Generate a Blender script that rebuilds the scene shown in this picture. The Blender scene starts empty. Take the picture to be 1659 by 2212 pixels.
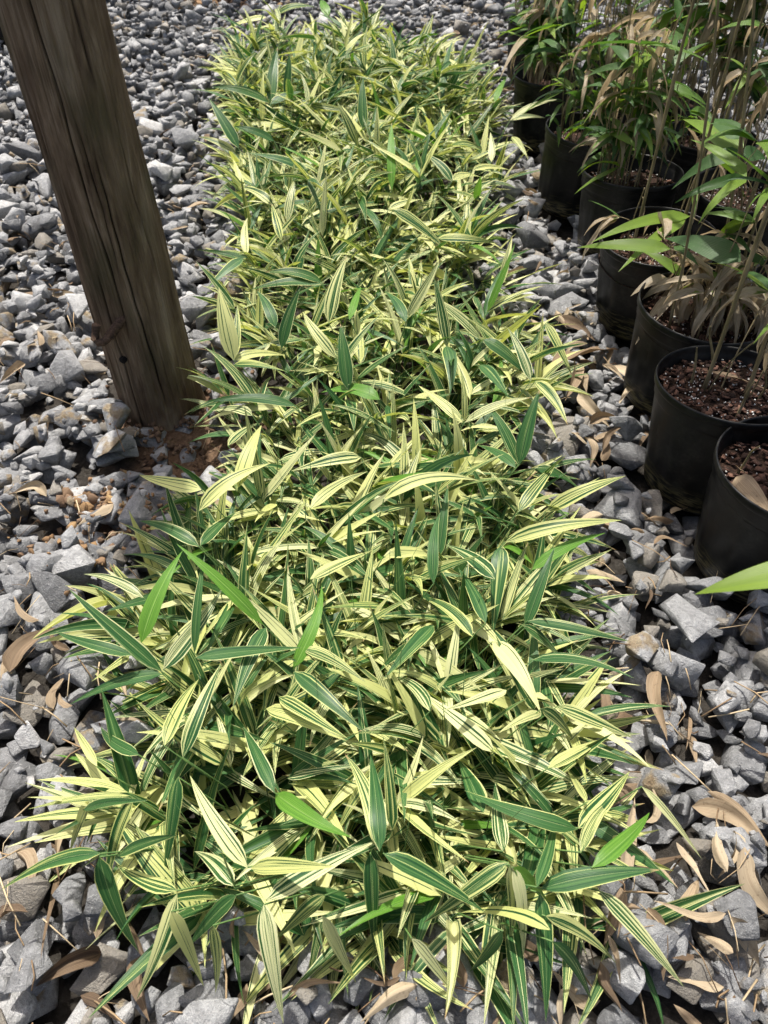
import bpy, bmesh, math, random
import numpy as np
from mathutils import Vector, Matrix, Quaternion

rng = np.random.default_rng(7)
random.seed(7)
sc = bpy.context.scene
COL = sc.collection

# ------------------------------------------------------------------ camera, sky, sun, exposure
CAM_H = 1.40
FPX, CX, CY = 1662.0, 829.5, 1106.0          # focal length and centre on a 1659 x 2212 frame
PITCH = math.radians(45.0)
cam_data = bpy.data.cameras.new('camera')
cam = bpy.data.objects.new('camera', cam_data)
COL.objects.link(cam)
cam.location = (0, 0, CAM_H)
cam.rotation_euler = (math.radians(90) - PITCH, 0, 0)
cam_data.sensor_fit = 'VERTICAL'
cam_data.sensor_height = 24.0
cam_data.sensor_width = 18.0
cam_data.lens = 24.0 * FPX / 2212.0
cam_data.clip_start = 0.02
cam_data.clip_end = 400
cam_data.dof.use_dof = True
cam_data.dof.focus_distance = 1.55
cam_data.dof.aperture_fstop = 5.5
sc.camera = cam

SUN_EL, SUN_AZ = math.radians(70), math.radians(-16)      # azimuth from +Y towards +X
sun_dir = Vector((math.sin(SUN_AZ)*math.cos(SUN_EL), math.cos(SUN_AZ)*math.cos(SUN_EL), math.sin(SUN_EL)))
world = bpy.data.worlds.new('World')
sc.world = world
world.use_nodes = True
wn = world.node_tree.nodes; wl = world.node_tree.links
for n in list(wn): wn.remove(n)
wo = wn.new('ShaderNodeOutputWorld'); wb = wn.new('ShaderNodeBackground'); ws = wn.new('ShaderNodeTexSky')
ws.sky_type = 'NISHITA'; ws.sun_disc = False
ws.sun_elevation = SUN_EL; ws.sun_rotation = SUN_AZ
ws.air_density = 1.0; ws.dust_density = 7.0; ws.ozone_density = 1.0
wb.inputs['Strength'].default_value = 0.108
wl.new(ws.outputs[0], wb.inputs[0]); wl.new(wb.outputs[0], wo.inputs[0])
sl = bpy.data.lights.new('sun', 'SUN')
sl.energy = 4.7; sl.angle = math.radians(1.0); sl.color = (1.0, 0.955, 0.88)
so = bpy.data.objects.new('sun', sl); COL.objects.link(so)
so.rotation_euler = sun_dir.to_track_quat('Z', 'Y').to_euler()
so.location = sun_dir * 20
sc.view_settings.view_transform = 'Standard'
sc.view_settings.look = 'None'
sc.view_settings.exposure = 0.56
sc.view_settings.gamma = 1.0
sc.cycles.use_adaptive_sampling = True
sc.cycles.adaptive_threshold = 0.025
sc.cycles.max_bounces = 6
sc.cycles.diffuse_bounces = 3
sc.cycles.glossy_bounces = 2
sc.cycles.transmission_bounces = 3
sc.cycles.transparent_max_bounces = 8

def at(px, py, z=0.0):
    """point of height z seen at a place of the 1659 x 2212 frame"""
    x = (px - CX)/FPX; y = -(py - CY)/FPX
    c, s = math.cos(PITCH), math.sin(PITCH)
    dy, dz = c + y*s, -s + y*c
    k = (z - CAM_H)/dz
    return np.array([x*k, dy*k, z])

def depth_of(p):
    return p[1]*math.cos(PITCH) + (CAM_H - p[2])*math.sin(PITCH)

# ------------------------------------------------------------------ object helpers
def tag(o, label=None, cat=None, group=None, kind=None):
    if label: o['label'] = label
    if cat: o['category'] = cat
    if group: o['group'] = group
    if kind: o['kind'] = kind
    return o

def empty(name, loc):
    o = bpy.data.objects.new(name, None); COL.objects.link(o)
    o.location = tuple(float(c) for c in loc); o.empty_display_size = 0.05
    return o

def link(name, me, mat=None, parent=None):
    o = bpy.data.objects.new(name, me); COL.objects.link(o)
    if mat and not me.materials: me.materials.append(mat)
    if parent: o.parent = parent
    return o

def new_mesh(name, verts, faces, smooth=True, uv=None, uv2=None, tint=None):
    """verts (n,3); faces list/array (m,k) of one size, or list of arrays"""
    me = bpy.data.meshes.new(name)
    verts = np.asarray(verts, dtype=np.float32)
    if isinstance(faces, np.ndarray): fl = [faces]
    else: fl = [np.asarray(f) for f in faces]
    fl = [f for f in fl if len(f)]
    nl = sum(f.size for f in fl); nf = sum(len(f) for f in fl)
    me.vertices.add(len(verts)); me.vertices.foreach_set('co', verts.ravel())
    me.loops.add(nl); me.polygons.add(nf)
    li = np.concatenate([f.ravel() for f in fl]).astype(np.int32)
    me.loops.foreach_set('vertex_index', li)
    st = []; tot = 0
    for f in fl:
        st.append(tot + np.arange(len(f))*f.shape[1]); tot += f.size
    me.polygons.foreach_set('loop_start', np.concatenate(st).astype(np.int32))
    if smooth:
        me.polygons.foreach_set('use_smooth', np.ones(nf, dtype=bool))
    for nm, d in (('UVMap', uv), ('leafpar', uv2)):
        if d is not None:
            l = me.uv_layers.new(name=nm)
            l.data.foreach_set('uv', np.asarray(d, dtype=np.float32)[li].ravel())
    if tint is not None:
        a = me.attributes.new('tint', 'FLOAT', 'POINT')
        a.data.foreach_set('value', np.asarray(tint, dtype=np.float32))
    me.update(calc_edges=True)
    return me

class Join:
    """collects pieces into one mesh"""
    def __init__(s): s.v=[]; s.f={}; s.n=0; s.uv=[]; s.uv2=[]; s.t=[]
    def add(s, v, f, uv=None, uv2=None, tint=None):
        v = np.asarray(v)
        for ff in (f if isinstance(f, list) else [f]):
            ff = np.asarray(ff)
            if len(ff): s.f.setdefault(ff.shape[1], []).append(ff + s.n)
        s.v.append(v); s.n += len(v)
        s.uv.append(np.zeros((len(v),2)) if uv is None else uv)
        s.uv2.append(np.zeros((len(v),2)) if uv2 is None else uv2)
        s.t.append(np.full(len(v), 0.0 if tint is None else tint) if np.ndim(tint)==0 or tint is None else tint)
    def mesh(s, name, smooth=True):
        return new_mesh(name, np.concatenate(s.v), [np.concatenate(x) for x in s.f.values()], smooth,
                        np.concatenate(s.uv), np.concatenate(s.uv2), np.concatenate(s.t))

def nrm(a):
    return a/np.maximum(np.linalg.norm(a, axis=-1, keepdims=True), 1e-9)

def tube(pts, rad, sides=6, cap=True):
    pts = np.asarray(pts, float); n = len(pts)
    rad = np.broadcast_to(np.asarray(rad, float), (n,))
    t = nrm(np.gradient(pts, axis=0))
    ref = np.array([0,0,1.0]) if abs(t[:,2]).mean() < .9 else np.array([1.0,0,0])
    a = nrm(np.cross(t, ref)); b = np.cross(t, a)
    th = np.linspace(0, 2*np.pi, sides, endpoint=False)
    v = pts[:,None] + rad[:,None,None]*(np.cos(th)[None,:,None]*a[:,None] + np.sin(th)[None,:,None]*b[:,None])
    v = v.reshape(-1,3)
    i = np.arange(n-1)[:,None]*sides; j = np.arange(sides)[None]; k = (j+1) % sides
    f = np.stack([i+j, i+k, i+k+sides, i+j+sides], -1).reshape(-1,4)
    fs = [f]
    if cap:
        fs.append(np.array([np.arange(sides)[::-1], np.arange(sides)+(n-1)*sides]))
    uv = np.stack([np.tile(np.linspace(0,1,sides), n), np.repeat(np.linspace(0,1,n), sides)], 1)
    return v, fs, uv

def lathe(prof, seg=64, wob=None):
    """prof (n,2) of (r,z) -> open surface"""
    prof = np.asarray(prof, float); n = len(prof)
    th = np.linspace(0, 2*np.pi, seg, endpoint=False)
    r = prof[:,0][:,None]*np.ones(seg)[None]
    if wob is not None: r = r + wob(th[None], prof[:,1][:,None])
    v = np.stack([r*np.cos(th), r*np.sin(th), np.repeat(prof[:,1][:,None], seg, 1)], -1).reshape(-1,3)
    i = np.arange(n-1)[:,None]*seg; j = np.arange(seg)[None]; k = (j+1) % seg
    f = np.stack([i+j, i+k, i+k+seg, i+j+seg], -1).reshape(-1,4)
    return v, f

# ------------------------------------------------------------------ materials
def mat_new(name):
    m = bpy.data.materials.new(name); m.use_nodes = True
    nt = m.node_tree
    for n in list(nt.nodes): nt.nodes.remove(n)
    out = nt.nodes.new('ShaderNodeOutputMaterial')
    return m, nt, out

class NT:
    def __init__(s, nt): s.nt = nt
    def n(s, typ, **kw):
        nd = s.nt.nodes.new(typ)
        for k, v in kw.items(): setattr(nd, k, v)
        return nd
    def l(s, a, b): s.nt.links.new(a, b)
    def math(s, op, a, b=None, clamp=False):
        nd = s.n('ShaderNodeMath', operation=op); nd.use_clamp = clamp
        for i, x in enumerate((a, b)):
            if x is None: continue
            if isinstance(x, (int, float)): nd.inputs[i].default_value = x
            else: s.l(x, nd.inputs[i])
        return nd.outputs[0]
    def noise(s, vec, scale, detail=3, rough=.55, dist=0.0):
        nd = s.n('ShaderNodeTexNoise'); nd.inputs['Scale'].default_value = scale
        nd.inputs['Detail'].default_value = detail; nd.inputs['Roughness'].default_value = rough
        nd.inputs['Distortion'].default_value = dist
        if vec is not None: s.l(vec, nd.inputs['Vector'])
        return nd.outputs['Fac']
    def ramp(s, fac, stops, interp='LINEAR'):
        nd = s.n('ShaderNodeValToRGB'); cr = nd.color_ramp; cr.interpolation = interp
        while len(cr.elements) < len(stops): cr.elements.new(0.5)
        for e, (p, c) in zip(cr.elements, stops):
            e.position = p; e.color = (*c, 1) if len(c) == 3 else c
        s.l(fac, nd.inputs[0]); return nd.outputs[0]
    def mix(s, fac, a, b, mode='MIX'):
        nd = s.n('ShaderNodeMix', data_type='RGBA', blend_type=mode)
        for inp, x in ((nd.inputs[0], fac), (nd.inputs[6], a), (nd.inputs[7], b)):
            if isinstance(x, (int, float)): inp.default_value = x
            elif isinstance(x, tuple): inp.default_value = (*x, 1)
            else: s.l(x, inp)
        return nd.outputs[2]
    def mapr(s, v, a, b, c, d):
        nd = s.n('ShaderNodeMapRange'); s.l(v, nd.inputs[0])
        for i, x in enumerate((a, b, c, d)): nd.inputs[i+1].default_value = x
        return nd.outputs[0]
    def bump(s, h, strength, dist):
        nd = s.n('ShaderNodeBump'); nd.inputs['Strength'].default_value = strength
        nd.inputs['Distance'].default_value = dist; s.l(h, nd.inputs['Height']); return nd.outputs[0]
    def vmul(s, v, sc_):
        nd = s.n('ShaderNodeVectorMath', operation='MULTIPLY'); s.l(v, nd.inputs[0]); nd.inputs[1].default_value = sc_
        return nd.outputs[0]
    def principled(s, col, rough=.6, normal=None, spec=.4):
        b = s.n('ShaderNodeBsdfPrincipled')
        if isinstance(col, tuple): b.inputs['Base Color'].default_value = (*col, 1)
        else: s.l(col, b.inputs['Base Color'])
        if isinstance(rough, (int, float)): b.inputs['Roughness'].default_value = rough
        else: s.l(rough, b.inputs['Roughness'])
        b.inputs['Specular IOR Level'].default_value = spec
        if normal is not None: s.l(normal, b.inputs['Normal'])
        return b

def mat_stone(name, per_object):
    m, nt, out = mat_new(name); g = NT(nt)
    pos = g.n('ShaderNodeNewGeometry').outputs['Position']
    if per_object: rnd = g.n('ShaderNodeAttribute', attribute_name='tint', attribute_type='OBJECT').outputs['Fac']
    else: rnd = g.n('ShaderNodeAttribute', attribute_name='tint').outputs['Fac']
    rnd2 = g.math('FRACT', g.math('MULTIPLY', rnd, 37.17))
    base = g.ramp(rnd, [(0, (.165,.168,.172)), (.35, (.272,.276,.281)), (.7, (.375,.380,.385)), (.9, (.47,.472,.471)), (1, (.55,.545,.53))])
    n1 = g.noise(pos, 60, 6, .68, .4)
    n2 = g.noise(pos, 230, 3, .65)
    mott = g.mapr(n1, .30, .70, .62, 1.38)
    col = g.mix(1.0, base, g.mix(0.0, (1,1,1), (1,1,1)), 'MULTIPLY')
    comb = g.n('ShaderNodeCombineColor')
    for i in range(3): g.l(mott, comb.inputs[i])
    col = g.mix(1.0, col, comb.outputs[0], 'MULTIPLY')
    fleck = g.mapr(n2, .60, .68, 0, .55)
    col = g.mix(fleck, col, (.52,.53,.53))
    # pale calcite veins
    wv = g.n('ShaderNodeTexVoronoi', feature='DISTANCE_TO_EDGE'); wv.inputs['Scale'].default_value = 26
    dv = g.n('ShaderNodeVectorMath', operation='ADD'); g.l(pos, dv.inputs[0])
    nv = g.n('ShaderNodeTexNoise'); nv.inputs['Scale'].default_value = 30; g.l(pos, nv.inputs['Vector'])
    g.l(g.vmul(nv.outputs['Color'], (.05,.05,.05)), dv.inputs[1]); g.l(dv.outputs[0], wv.inputs['Vector'])
    vein = g.math('MULTIPLY', g.mapr(wv.outputs['Distance'], .0, .022, .5, 0), g.mapr(n1, .5, .62, 0, 1))
    col = g.mix(vein, col, (.60,.60,.585))
    # iron-stained faces on some of the stones
    st = g.math('MULTIPLY', g.math('GREATER_THAN', rnd2, .87), g.mapr(g.noise(pos, 24, 3), .47, .6, 0, .85))
    col = g.mix(st, col, g.ramp(n1, [(.3, (.20,.12,.05)), (.7, (.42,.34,.19))]))
    warm = g.math('MULTIPLY', g.math('GREATER_THAN', g.math('FRACT', g.math('MULTIPLY', rnd, 91.3)), .9), .7)
    col = g.mix(warm, col, (.27,.235,.18))
    n3 = g.noise(pos, 620, 2, .6)
    col = g.mix(g.mapr(n3, .35, .7, .40, 0), col, (.09,.092,.096))
    h = g.math('ADD', g.math('ADD', g.math('MULTIPLY', n1, 1.0), g.math('MULTIPLY', n2, .45)), g.math('MULTIPLY', n3, .22))
    b = g.principled(col, .82, g.bump(h, 1.0, .0085), .25)
    g.l(b.outputs[0], out.inputs[0]); return m

def leaf_uv(g):
    uv = g.n('ShaderNodeUVMap', uv_map='UVMap').outputs[0]
    pr = g.n('ShaderNodeUVMap', uv_map='leafpar').outputs[0]
    su = g.n('ShaderNodeSeparateXYZ'); g.l(uv, su.inputs[0])
    sp = g.n('ShaderNodeSeparateXYZ'); g.l(pr, sp.inputs[0])
    return su.outputs[0], su.outputs[1], sp.outputs[0], sp.outputs[1]

def leaf_shader(g, out, col, trans_gain, gloss=.36, tfac=.38, veins=True, u=None, bumpd=.0006):
    nrmout = None
    if veins:
        w = g.math('SINE', g.math('MULTIPLY', u, 95.0))
        nrmout = g.bump(w, .35, bumpd)
    b = g.principled(col, gloss, nrmout, .30)
    t = g.n('ShaderNodeBsdfTranslucent')
    tc = g.mix(1.0, col, trans_gain, 'MULTIPLY'); g.l(tc, t.inputs[0])
    mx = g.n('ShaderNodeMixShader'); mx.inputs[0].default_value = tfac
    g.l(b.outputs[0], mx.inputs[1]); g.l(t.outputs[0], mx.inputs[2]); g.l(mx.outputs[0], out.inputs[0])

def mat_striped():
    m, nt, out = mat_new('striped_bamboo_leaf'); g = NT(nt)
    u, v, seed, wh = leaf_uv(g)
    cx = g.n('ShaderNodeCombineXYZ')
    g.l(g.math('MULTIPLY', u, 8.5), cx.inputs[0]); g.l(g.math('MULTIPLY', v, .30), cx.inputs[1]); g.l(g.math('MULTIPLY', seed, 300.0), cx.inputs[2])
    n = g.n('ShaderNodeTexNoise'); n.inputs['Scale'].default_value = 1.0; n.inputs['Detail'].default_value = 3; n.inputs['Roughness'].default_value = .62
    g.l(cx.outputs[0], n.inputs['Vector'])
    nf = n.outputs['Fac']
    # margins tend to be cream
    edge = g.math('ABSOLUTE', g.math('SUBTRACT', u, .5))
    em = g.mapr(edge, .40, .49, 0, .20)
    # whiteness 0..1 moves the threshold
    val = g.math('ADD', g.math('ADD', nf, em), g.math('MULTIPLY', g.math('SUBTRACT', wh, .5), .40))
    cream = g.mapr(val, .500, .530, 0, 1)
    grn_n = g.mapr(nf, .3, .6, 0, 1)
    cx2 = g.n('ShaderNodeCombineXYZ')
    g.l(g.math('MULTIPLY', u, 30.0), cx2.inputs[0]); g.l(g.math('MULTIPLY', v, .6), cx2.inputs[1]); g.l(g.math('MULTIPLY', seed, 511.0), cx2.inputs[2])
    fine = g.noise(cx2.outputs[0], 1.0, 2)
    green = g.ramp(g.math('ADD', g.math('MULTIPLY', grn_n, .6), g.math('MULTIPLY', fine, .5)),
                   [(.12, (.008,.041,.016)), (.5, (.024,.088,.026)), (.9, (.085,.185,.055))])
    s2 = g.math('FRACT', g.math('MULTIPLY', seed, 17.3))
    crm = g.ramp(s2, [(0, (.55,.575,.20)), (.5, (.62,.625,.27)), (1, (.68,.68,.39))])
    crm = g.mix(g.mapr(fine, .45, .65, 0, .4), crm, (.42,.50,.17))
    mid = g.mapr(edge, .0, .022, .6, 0)
    # a few leaves are plain fresh green (whiteness below 0)
    col = g.mix(cream, green, crm)
    lime = g.ramp(fine, [(.35, (.060,.170,.020)), (.65, (.15,.31,.045))])
    col = g.mix(g.math('LESS_THAN', wh, -.05), col, lime)
    col = g.mix(mid, col, (.42,.52,.22))
    # browned tips on some
    tip = g.math('MULTIPLY', g.mapr(v, .90, .97, 0, 1), g.math('GREATER_THAN', g.math('FRACT', g.math('MULTIPLY', seed, 53.0)), .86))
    col = g.mix(tip, col, (.42,.30,.15))
    leaf_shader(g, out, col, (1.15,1.2,.55), .34, .27, True, u)
    return m

def mat_potleaf():
    m, nt, out = mat_new('green_bamboo_leaf'); g = NT(nt)
    u, v, seed, dry = leaf_uv(g)
    cx = g.n('ShaderNodeCombineXYZ')
    g.l(g.math('MULTIPLY', u, 22.0), cx.inputs[0]); g.l(g.math('MULTIPLY', v, .8), cx.inputs[1]); g.l(g.math('MULTIPLY', seed, 300.0), cx.inputs[2])
    fine = g.noise(cx.outputs[0], 1.0, 3)
    cx3 = g.n('ShaderNodeCombineXYZ')
    g.l(g.math('MULTIPLY', u, 2.0), cx3.inputs[0]); g.l(g.math('MULTIPLY', v, 5.0), cx3.inputs[1]); g.l(g.math('MULTIPLY', seed, 777.0), cx3.inputs[2])
    blot = g.noise(cx3.outputs[0], 1.2, 3)
    s2 = g.math('FRACT', g.math('MULTIPLY', seed, 29.3))
    gcol = g.ramp(s2, [(0, (.032,.085,.028)), (.4, (.065,.145,.036)), (.7, (.13,.23,.035)), (1, (.22,.33,.035))])
    gcol = g.mix(g.mapr(fine, .3, .7, 0, .35), gcol, (.09,.15,.06))
    edge = g.math('MULTIPLY', g.math('ABSOLUTE', g.math('SUBTRACT', u, .5)), 2.0)
    d1 = g.math('ADD', g.math('MULTIPLY', edge, .30), g.math('MULTIPLY', v, .55))
    d2 = g.math('ADD', d1, g.math('MULTIPLY', g.math('SUBTRACT', blot, .5), .5))
    d3 = g.math('ADD', d2, g.math('SUBTRACT', dry, .5))
    dm = g.mapr(d3, .46, .50, 0, 1)
    tan = g.ramp(g.math('ADD', g.math('MULTIPLY', fine, .7), g.math('MULTIPLY', blot, .4)), [(.25, (.22,.155,.09)), (.55, (.42,.345,.235)), (.85, (.62,.555,.43))])
    col = g.mix(dm, gcol, tan)
    ring = g.math('MULTIPLY', g.mapr(d3, .40, .47, 0, 1), g.mapr(d3, .47, .52, 1, 0))
    col = g.mix(g.math('MULTIPLY', ring, .4), col, (.30,.24,.05))
    leaf_shader(g, out, col, g.mix(dm, (1.25,1.3,.5), (1.0,.93,.8)), .36, .38, True, u, .0007)
    return m

def mat_dry(name='dry_bamboo_leaf', lo=(.085,.056,.036), mid=(.25,.18,.112), hi=(.47,.385,.265)):
    m, nt, out = mat_new(name); g = NT(nt)
    u, v, seed, dry = leaf_uv(g)
    cx = g.n('ShaderNodeCombineXYZ')
    g.l(g.math('MULTIPLY', u, 16.0), cx.inputs[0]); g.l(g.math('MULTIPLY', v, .9), cx.inputs[1]); g.l(g.math('MULTIPLY', seed, 300.0), cx.inputs[2])
    fine = g.noise(cx.outputs[0], 1.0, 4)
    s2 = g.math('FRACT', g.math('MULTIPLY', seed, 29.3))
    f = g.math('ADD', g.math('MULTIPLY', fine, .5), g.math('MULTIPLY', s2, .62))
    col = g.ramp(f, [(.2, lo), (.5, mid), (.85, hi)])
    pos = g.n('ShaderNodeNewGeometry').outputs['Position']
    col = g.mix(g.mapr(g.noise(pos, 120, 3), .6, .72, 0, .5), col, (.13,.085,.05))
    leaf_shader(g, out, col, (1,.85,.6), .7, .15, True, u, .0009)
    return m

def mat_simple(name, stops, scale=(60,60,60), rough=.7, bump=.3, bdist=.002, spec=.3, detail=4):
    m, nt, out = mat_new(name); g = NT(nt)
    pos = g.vmul(g.n('ShaderNodeNewGeometry').outputs['Position'], scale)
    n = g.noise(pos, 1.0, detail)
    b = g.principled(g.ramp(n, stops), rough, g.bump(n, bump, bdist), spec)
    g.l(b.outputs[0], out.inputs[0]); return m

def mat_tint(name, stops, rough=.8, scale=150, spec=.25):
    m, nt, out = mat_new(name); g = NT(nt)
    pos = g.n('ShaderNodeNewGeometry').outputs['Position']
    t = g.n('ShaderNodeAttribute', attribute_name='tint').outputs['Fac']
    n = g.noise(pos, scale, 3)
    f = g.math('ADD', t, g.math('MULTIPLY', g.math('SUBTRACT', n, .5), .35))
    b = g.principled(g.ramp(f, stops), rough, g.bump(n, .5, .002), spec)
    g.l(b.outputs[0], out.inputs[0]); return m

def mat_wood():
    m, nt, out = mat_new('weathered_post_wood'); g = NT(nt)
    tc = g.n('ShaderNodeTexCoord').outputs['Object']
    st = g.noise(g.vmul(tc, (42,42,3.2)), 1.0, 7, .7, 1.1)
    st2 = g.noise(g.vmul(tc, (160,160,5)), 1.0, 4, .6)
    big = g.noise(g.vmul(tc, (7,7,2.2)), 1.0, 4, .6, .8)
    f = g.math('ADD', g.math('MULTIPLY', st, .48), g.math('MULTIPLY', big, .62))
    col = g.ramp(f, [(.34, (.030,.019,.011)), (.46, (.110,.073,.045)), (.57, (.225,.160,.103)), (.70, (.40,.315,.225))])
    moss = g.mapr(g.noise(g.vmul(tc, (9,9,3)), 1.3, 3), .52, .68, 0, .55)
    col = g.mix(moss, col, (.085,.082,.042))
    red = g.mapr(g.noise(g.vmul(tc, (8,8,2.5)), .9, 2), .56, .68, 0, .5)
    col = g.mix(red, col, (.075,.036,.024))
    cr = g.n('ShaderNodeAttribute', attribute_name='tint').outputs['Fac']
    col = g.mix(g.math('MULTIPLY', cr, .85), col, (.012,.009,.007))
    h = g.math('ADD', st, g.math('MULTIPLY', st2, .6))
    b = g.principled(col, .85, g.bump(h, 1.0, .010), .2)
    g.l(b.outputs[0], out.inputs[0]); return m

def mat_plastic():
    m, nt, out = mat_new('black_nursery_plastic'); g = NT(nt)
    pos = g.n('ShaderNodeNewGeometry').outputs['Position']
    tc = g.n('ShaderNodeTexCoord').outputs['Object']
    sz = g.n('ShaderNodeSeparateXYZ'); g.l(tc, sz.inputs[0])
    n = g.noise(pos, 18, 5, .65); n2 = g.noise(pos, 130, 3)
    dust = g.math('MULTIPLY', g.mapr(n, .45, .72, 0, .34), g.mapr(n2, .35, .65, .4, 1))
    col = g.mix(dust, (.004,.0042,.0047), (.085,.08,.068))
    # splashed mud line near the foot
    z = g.math('ADD', sz.outputs[2], g.math('MULTIPLY', g.math('SUBTRACT', g.noise(g.vmul(pos, (12,12,60)), 1.0, 4), .5), .10))
    mud = g.math('MULTIPLY', g.mapr(z, .03, .085, 1, 0), g.mapr(g.noise(g.vmul(pos, (25,25,160)), 1.0, 3), .46, .56, 0, .75))
    col = g.mix(mud, col, (.20,.17,.085))
    rough = g.mapr(n, .3, .7, .32, .5)
    b = g.principled(col, rough, g.bump(n2, .12, .001), .27)
    g.l(b.outputs[0], out.inputs[0]); return m

def mat_ground():
    m, nt, out = mat_new('stony_earth'); g = NT(nt)
    pos = g.n('ShaderNodeNewGeometry').outputs['Position']
    n = g.noise(pos, 70, 6, .7); nb = g.noise(pos, 9, 4)
    col = g.ramp(n, [(.3, (.018,.015,.012)), (.6, (.050,.045,.039)), (.8, (.11,.10,.09))])
    def spot(cx, cy, r0, r1):
        d = g.n('ShaderNodeVectorMath', operation='DISTANCE'); g.l(pos, d.inputs[0]); d.inputs[1].default_value = (cx, cy, 0)
        return g.mapr(g.math('ADD', d.outputs['Value'], g.math('MULTIPLY', g.math('SUBTRACT', nb, .5), .35)), r0, r1, 1, 0)
    a = at(430, 950); c = at(235, 1170); d = at(490, 6)
    soil = g.ramp(n, [(.3, (.06,.037,.023)), (.6, (.15,.095,.060)), (.8, (.24,.165,.105))])
    for p, r0, r1 in ((a, .17, .30), (c, .03, .12), (d, .30, .65)):
        col = g.mix(spot(p[0], p[1], r0, r1), col, soil)
    b = g.principled(col, .95, g.bump(n, .9, .012), .15)
    g.l(b.outputs[0], out.inputs[0]); return m

M = dict(
    stone=mat_stone('grey_limestone', True), gravel=mat_stone('grey_limestone_gravel', False),
    stripe=mat_striped(), pleaf=mat_potleaf(), dry=mat_dry(), wood=mat_wood(), plastic=mat_plastic(), ground=mat_ground(),
    stem=mat_simple('green_stem', [(.3, (.05,.11,.03)), (.7, (.13,.22,.06))], (80,80,30), .5),
    cane=mat_simple('bamboo_cane', [(.25, (.09,.085,.035)), (.5, (.24,.19,.10)), (.75, (.40,.32,.19))], (45,45,12), .5),
    rust=mat_simple('rusted_iron', [(.3, (.040,.026,.019)), (.6, (.115,.070,.045)), (.8, (.19,.13,.085))], (180,180,180), .85, .6, .002),
    clod=mat_tint('crumbled_soil', [(0, (.075,.046,.030)), (.5, (.175,.115,.074)), (.8, (.22,.135,.07)), (1, (.36,.25,.12))], .95, 300),
    bark=mat_tint('bark_chip', [(0, (.020,.011,.008)), (.5, (.062,.031,.022)), (1, (.16,.085,.058))], .85, 200),
    perlite=mat_tint('perlite_grain', [(0, (.28,.26,.23)), (.5, (.48,.47,.44)), (1, (.70,.70,.68))], .9, 300),
    soil=mat_simple('potting_soil', [(.3, (.012,.008,.006)), (.6, (.04,.023,.016)), (.8, (.10,.06,.04))], (160,160,160), .95, .9, .006, .15),
    straw=mat_tint('dry_straw', [(0, (.10,.06,.035)), (.5, (.30,.21,.12)), (1, (.52,.42,.27))], .75, 200),
)

# ------------------------------------------------------------------ layout of the pots, post and bed
POT_H = 0.30
#      px, py of rim centre, radius, tilt x, tilt y
POTS = {
 'front':   (1742, 1012, .178, 0, 0),
 'bark':    (1592, 836, .176, -4, 0),
 'drooping':(1515, 655, .176, 2, 2),
 'stub':    (1432, 500, .176, 4, -3),
 'ribbed':  (1368, 368, .174, -2, 0),
 'lean':    (1262, 278, .176, 2, 5),
 'fifth':   (1195, 160, .176, 0, 0),
 'sixth':   (1168, 42, .176, 0, 0),
 'back_a':  (1775, 612, .176, 0, 0),
 'back_b':  (1612, 405, .176, 2, 0),
 'back_c':  (1535, 292, .176, 0, 0),
 'back_d':  (1440, 205, .176, 0, 0),
 'back_e':  (1345, 108, .176, 0, 0),
}
POT_Z = .050
pot_xy = {}
for k, (px, py, r, tx, ty) in POTS.items():
    p = at(px, py, POT_Z + POT_H); pot_xy[k] = np.array([p[0], p[1]])
FARPOTS = {'behind_post': (at(-22, 122, .03)[:2] + np.array([0, .17]), .19), 'top_edge': (at(1036, 14, .03)[:2] + np.array([0, .15]), .17)}
POST = at(352, 874, .03); POST_R = .112
POST2 = at(497, -6, .03)

ROWS = [2015, 1910, 1700, 1500, 1400, 1250, 1100, 1000, 900, 800, 700, 600, 500, 400, 300, 210, 135, 80]
LEFT = [540, 340, 265, 345, 315, 320, 430, 515, 525, 520, 510, 520, 530, 530, 515, 505, 505, 540]
RIGHT= [1150, 1300, 1260, 1205, 1200, 1165, 1185, 1165, 1140, 1150, 1155, 1075, 1025, 1035, 1080, 1040, 970, 860]
_L = np.array([at(a, r, .2) for a, r in zip(LEFT, ROWS)]); _R = np.array([at(a, r, .2) for a, r in zip(RIGHT, ROWS)])
BY = _L[:,1]
def bed_l(y): return np.interp(y, BY, _L[:,0])
def bed_r(y): return np.interp(y, BY, _R[:,0])
BED_Y0, BED_Y1 = BY[0], BY[-1]

# ------------------------------------------------------------------ ground sheet
def build_ground():
    xs = np.concatenate([[-120, -40, -12], np.linspace(-5, 5, 101), [12, 40, 120]])
    ys = np.concatenate([[-120, -40, -8], np.linspace(-1, 9, 101), [16, 50, 160]])
    X, Y = np.meshgrid(xs, ys, indexing='ij')
    Z = .006*np.sin(X*3.1+1)*np.sin(Y*2.7) + .004*np.sin(X*7.3)*np.cos(Y*6.1)
    a = at(430, 950)
    Z += .022*np.exp(-((X-a[0])**2+(Y-a[1])**2)/.05)
    Z[(abs(X) > 5.5) | (Y > 9.5) | (Y < -1.5)] = 0
    n, k = X.shape
    i = np.arange(n-1)[:,None]*k; j = np.arange(k-1)[None]
    f = np.stack([i+j, i+k+j, i+k+j+1, i+j+1], -1).reshape(-1,4)
    me = new_mesh('ground', np.stack([X,Y,Z],-1).reshape(-1,3), f)
    o = link('ground', me, M['ground']); tag(o, kind='structure'); return o
ground = build_ground()

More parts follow.
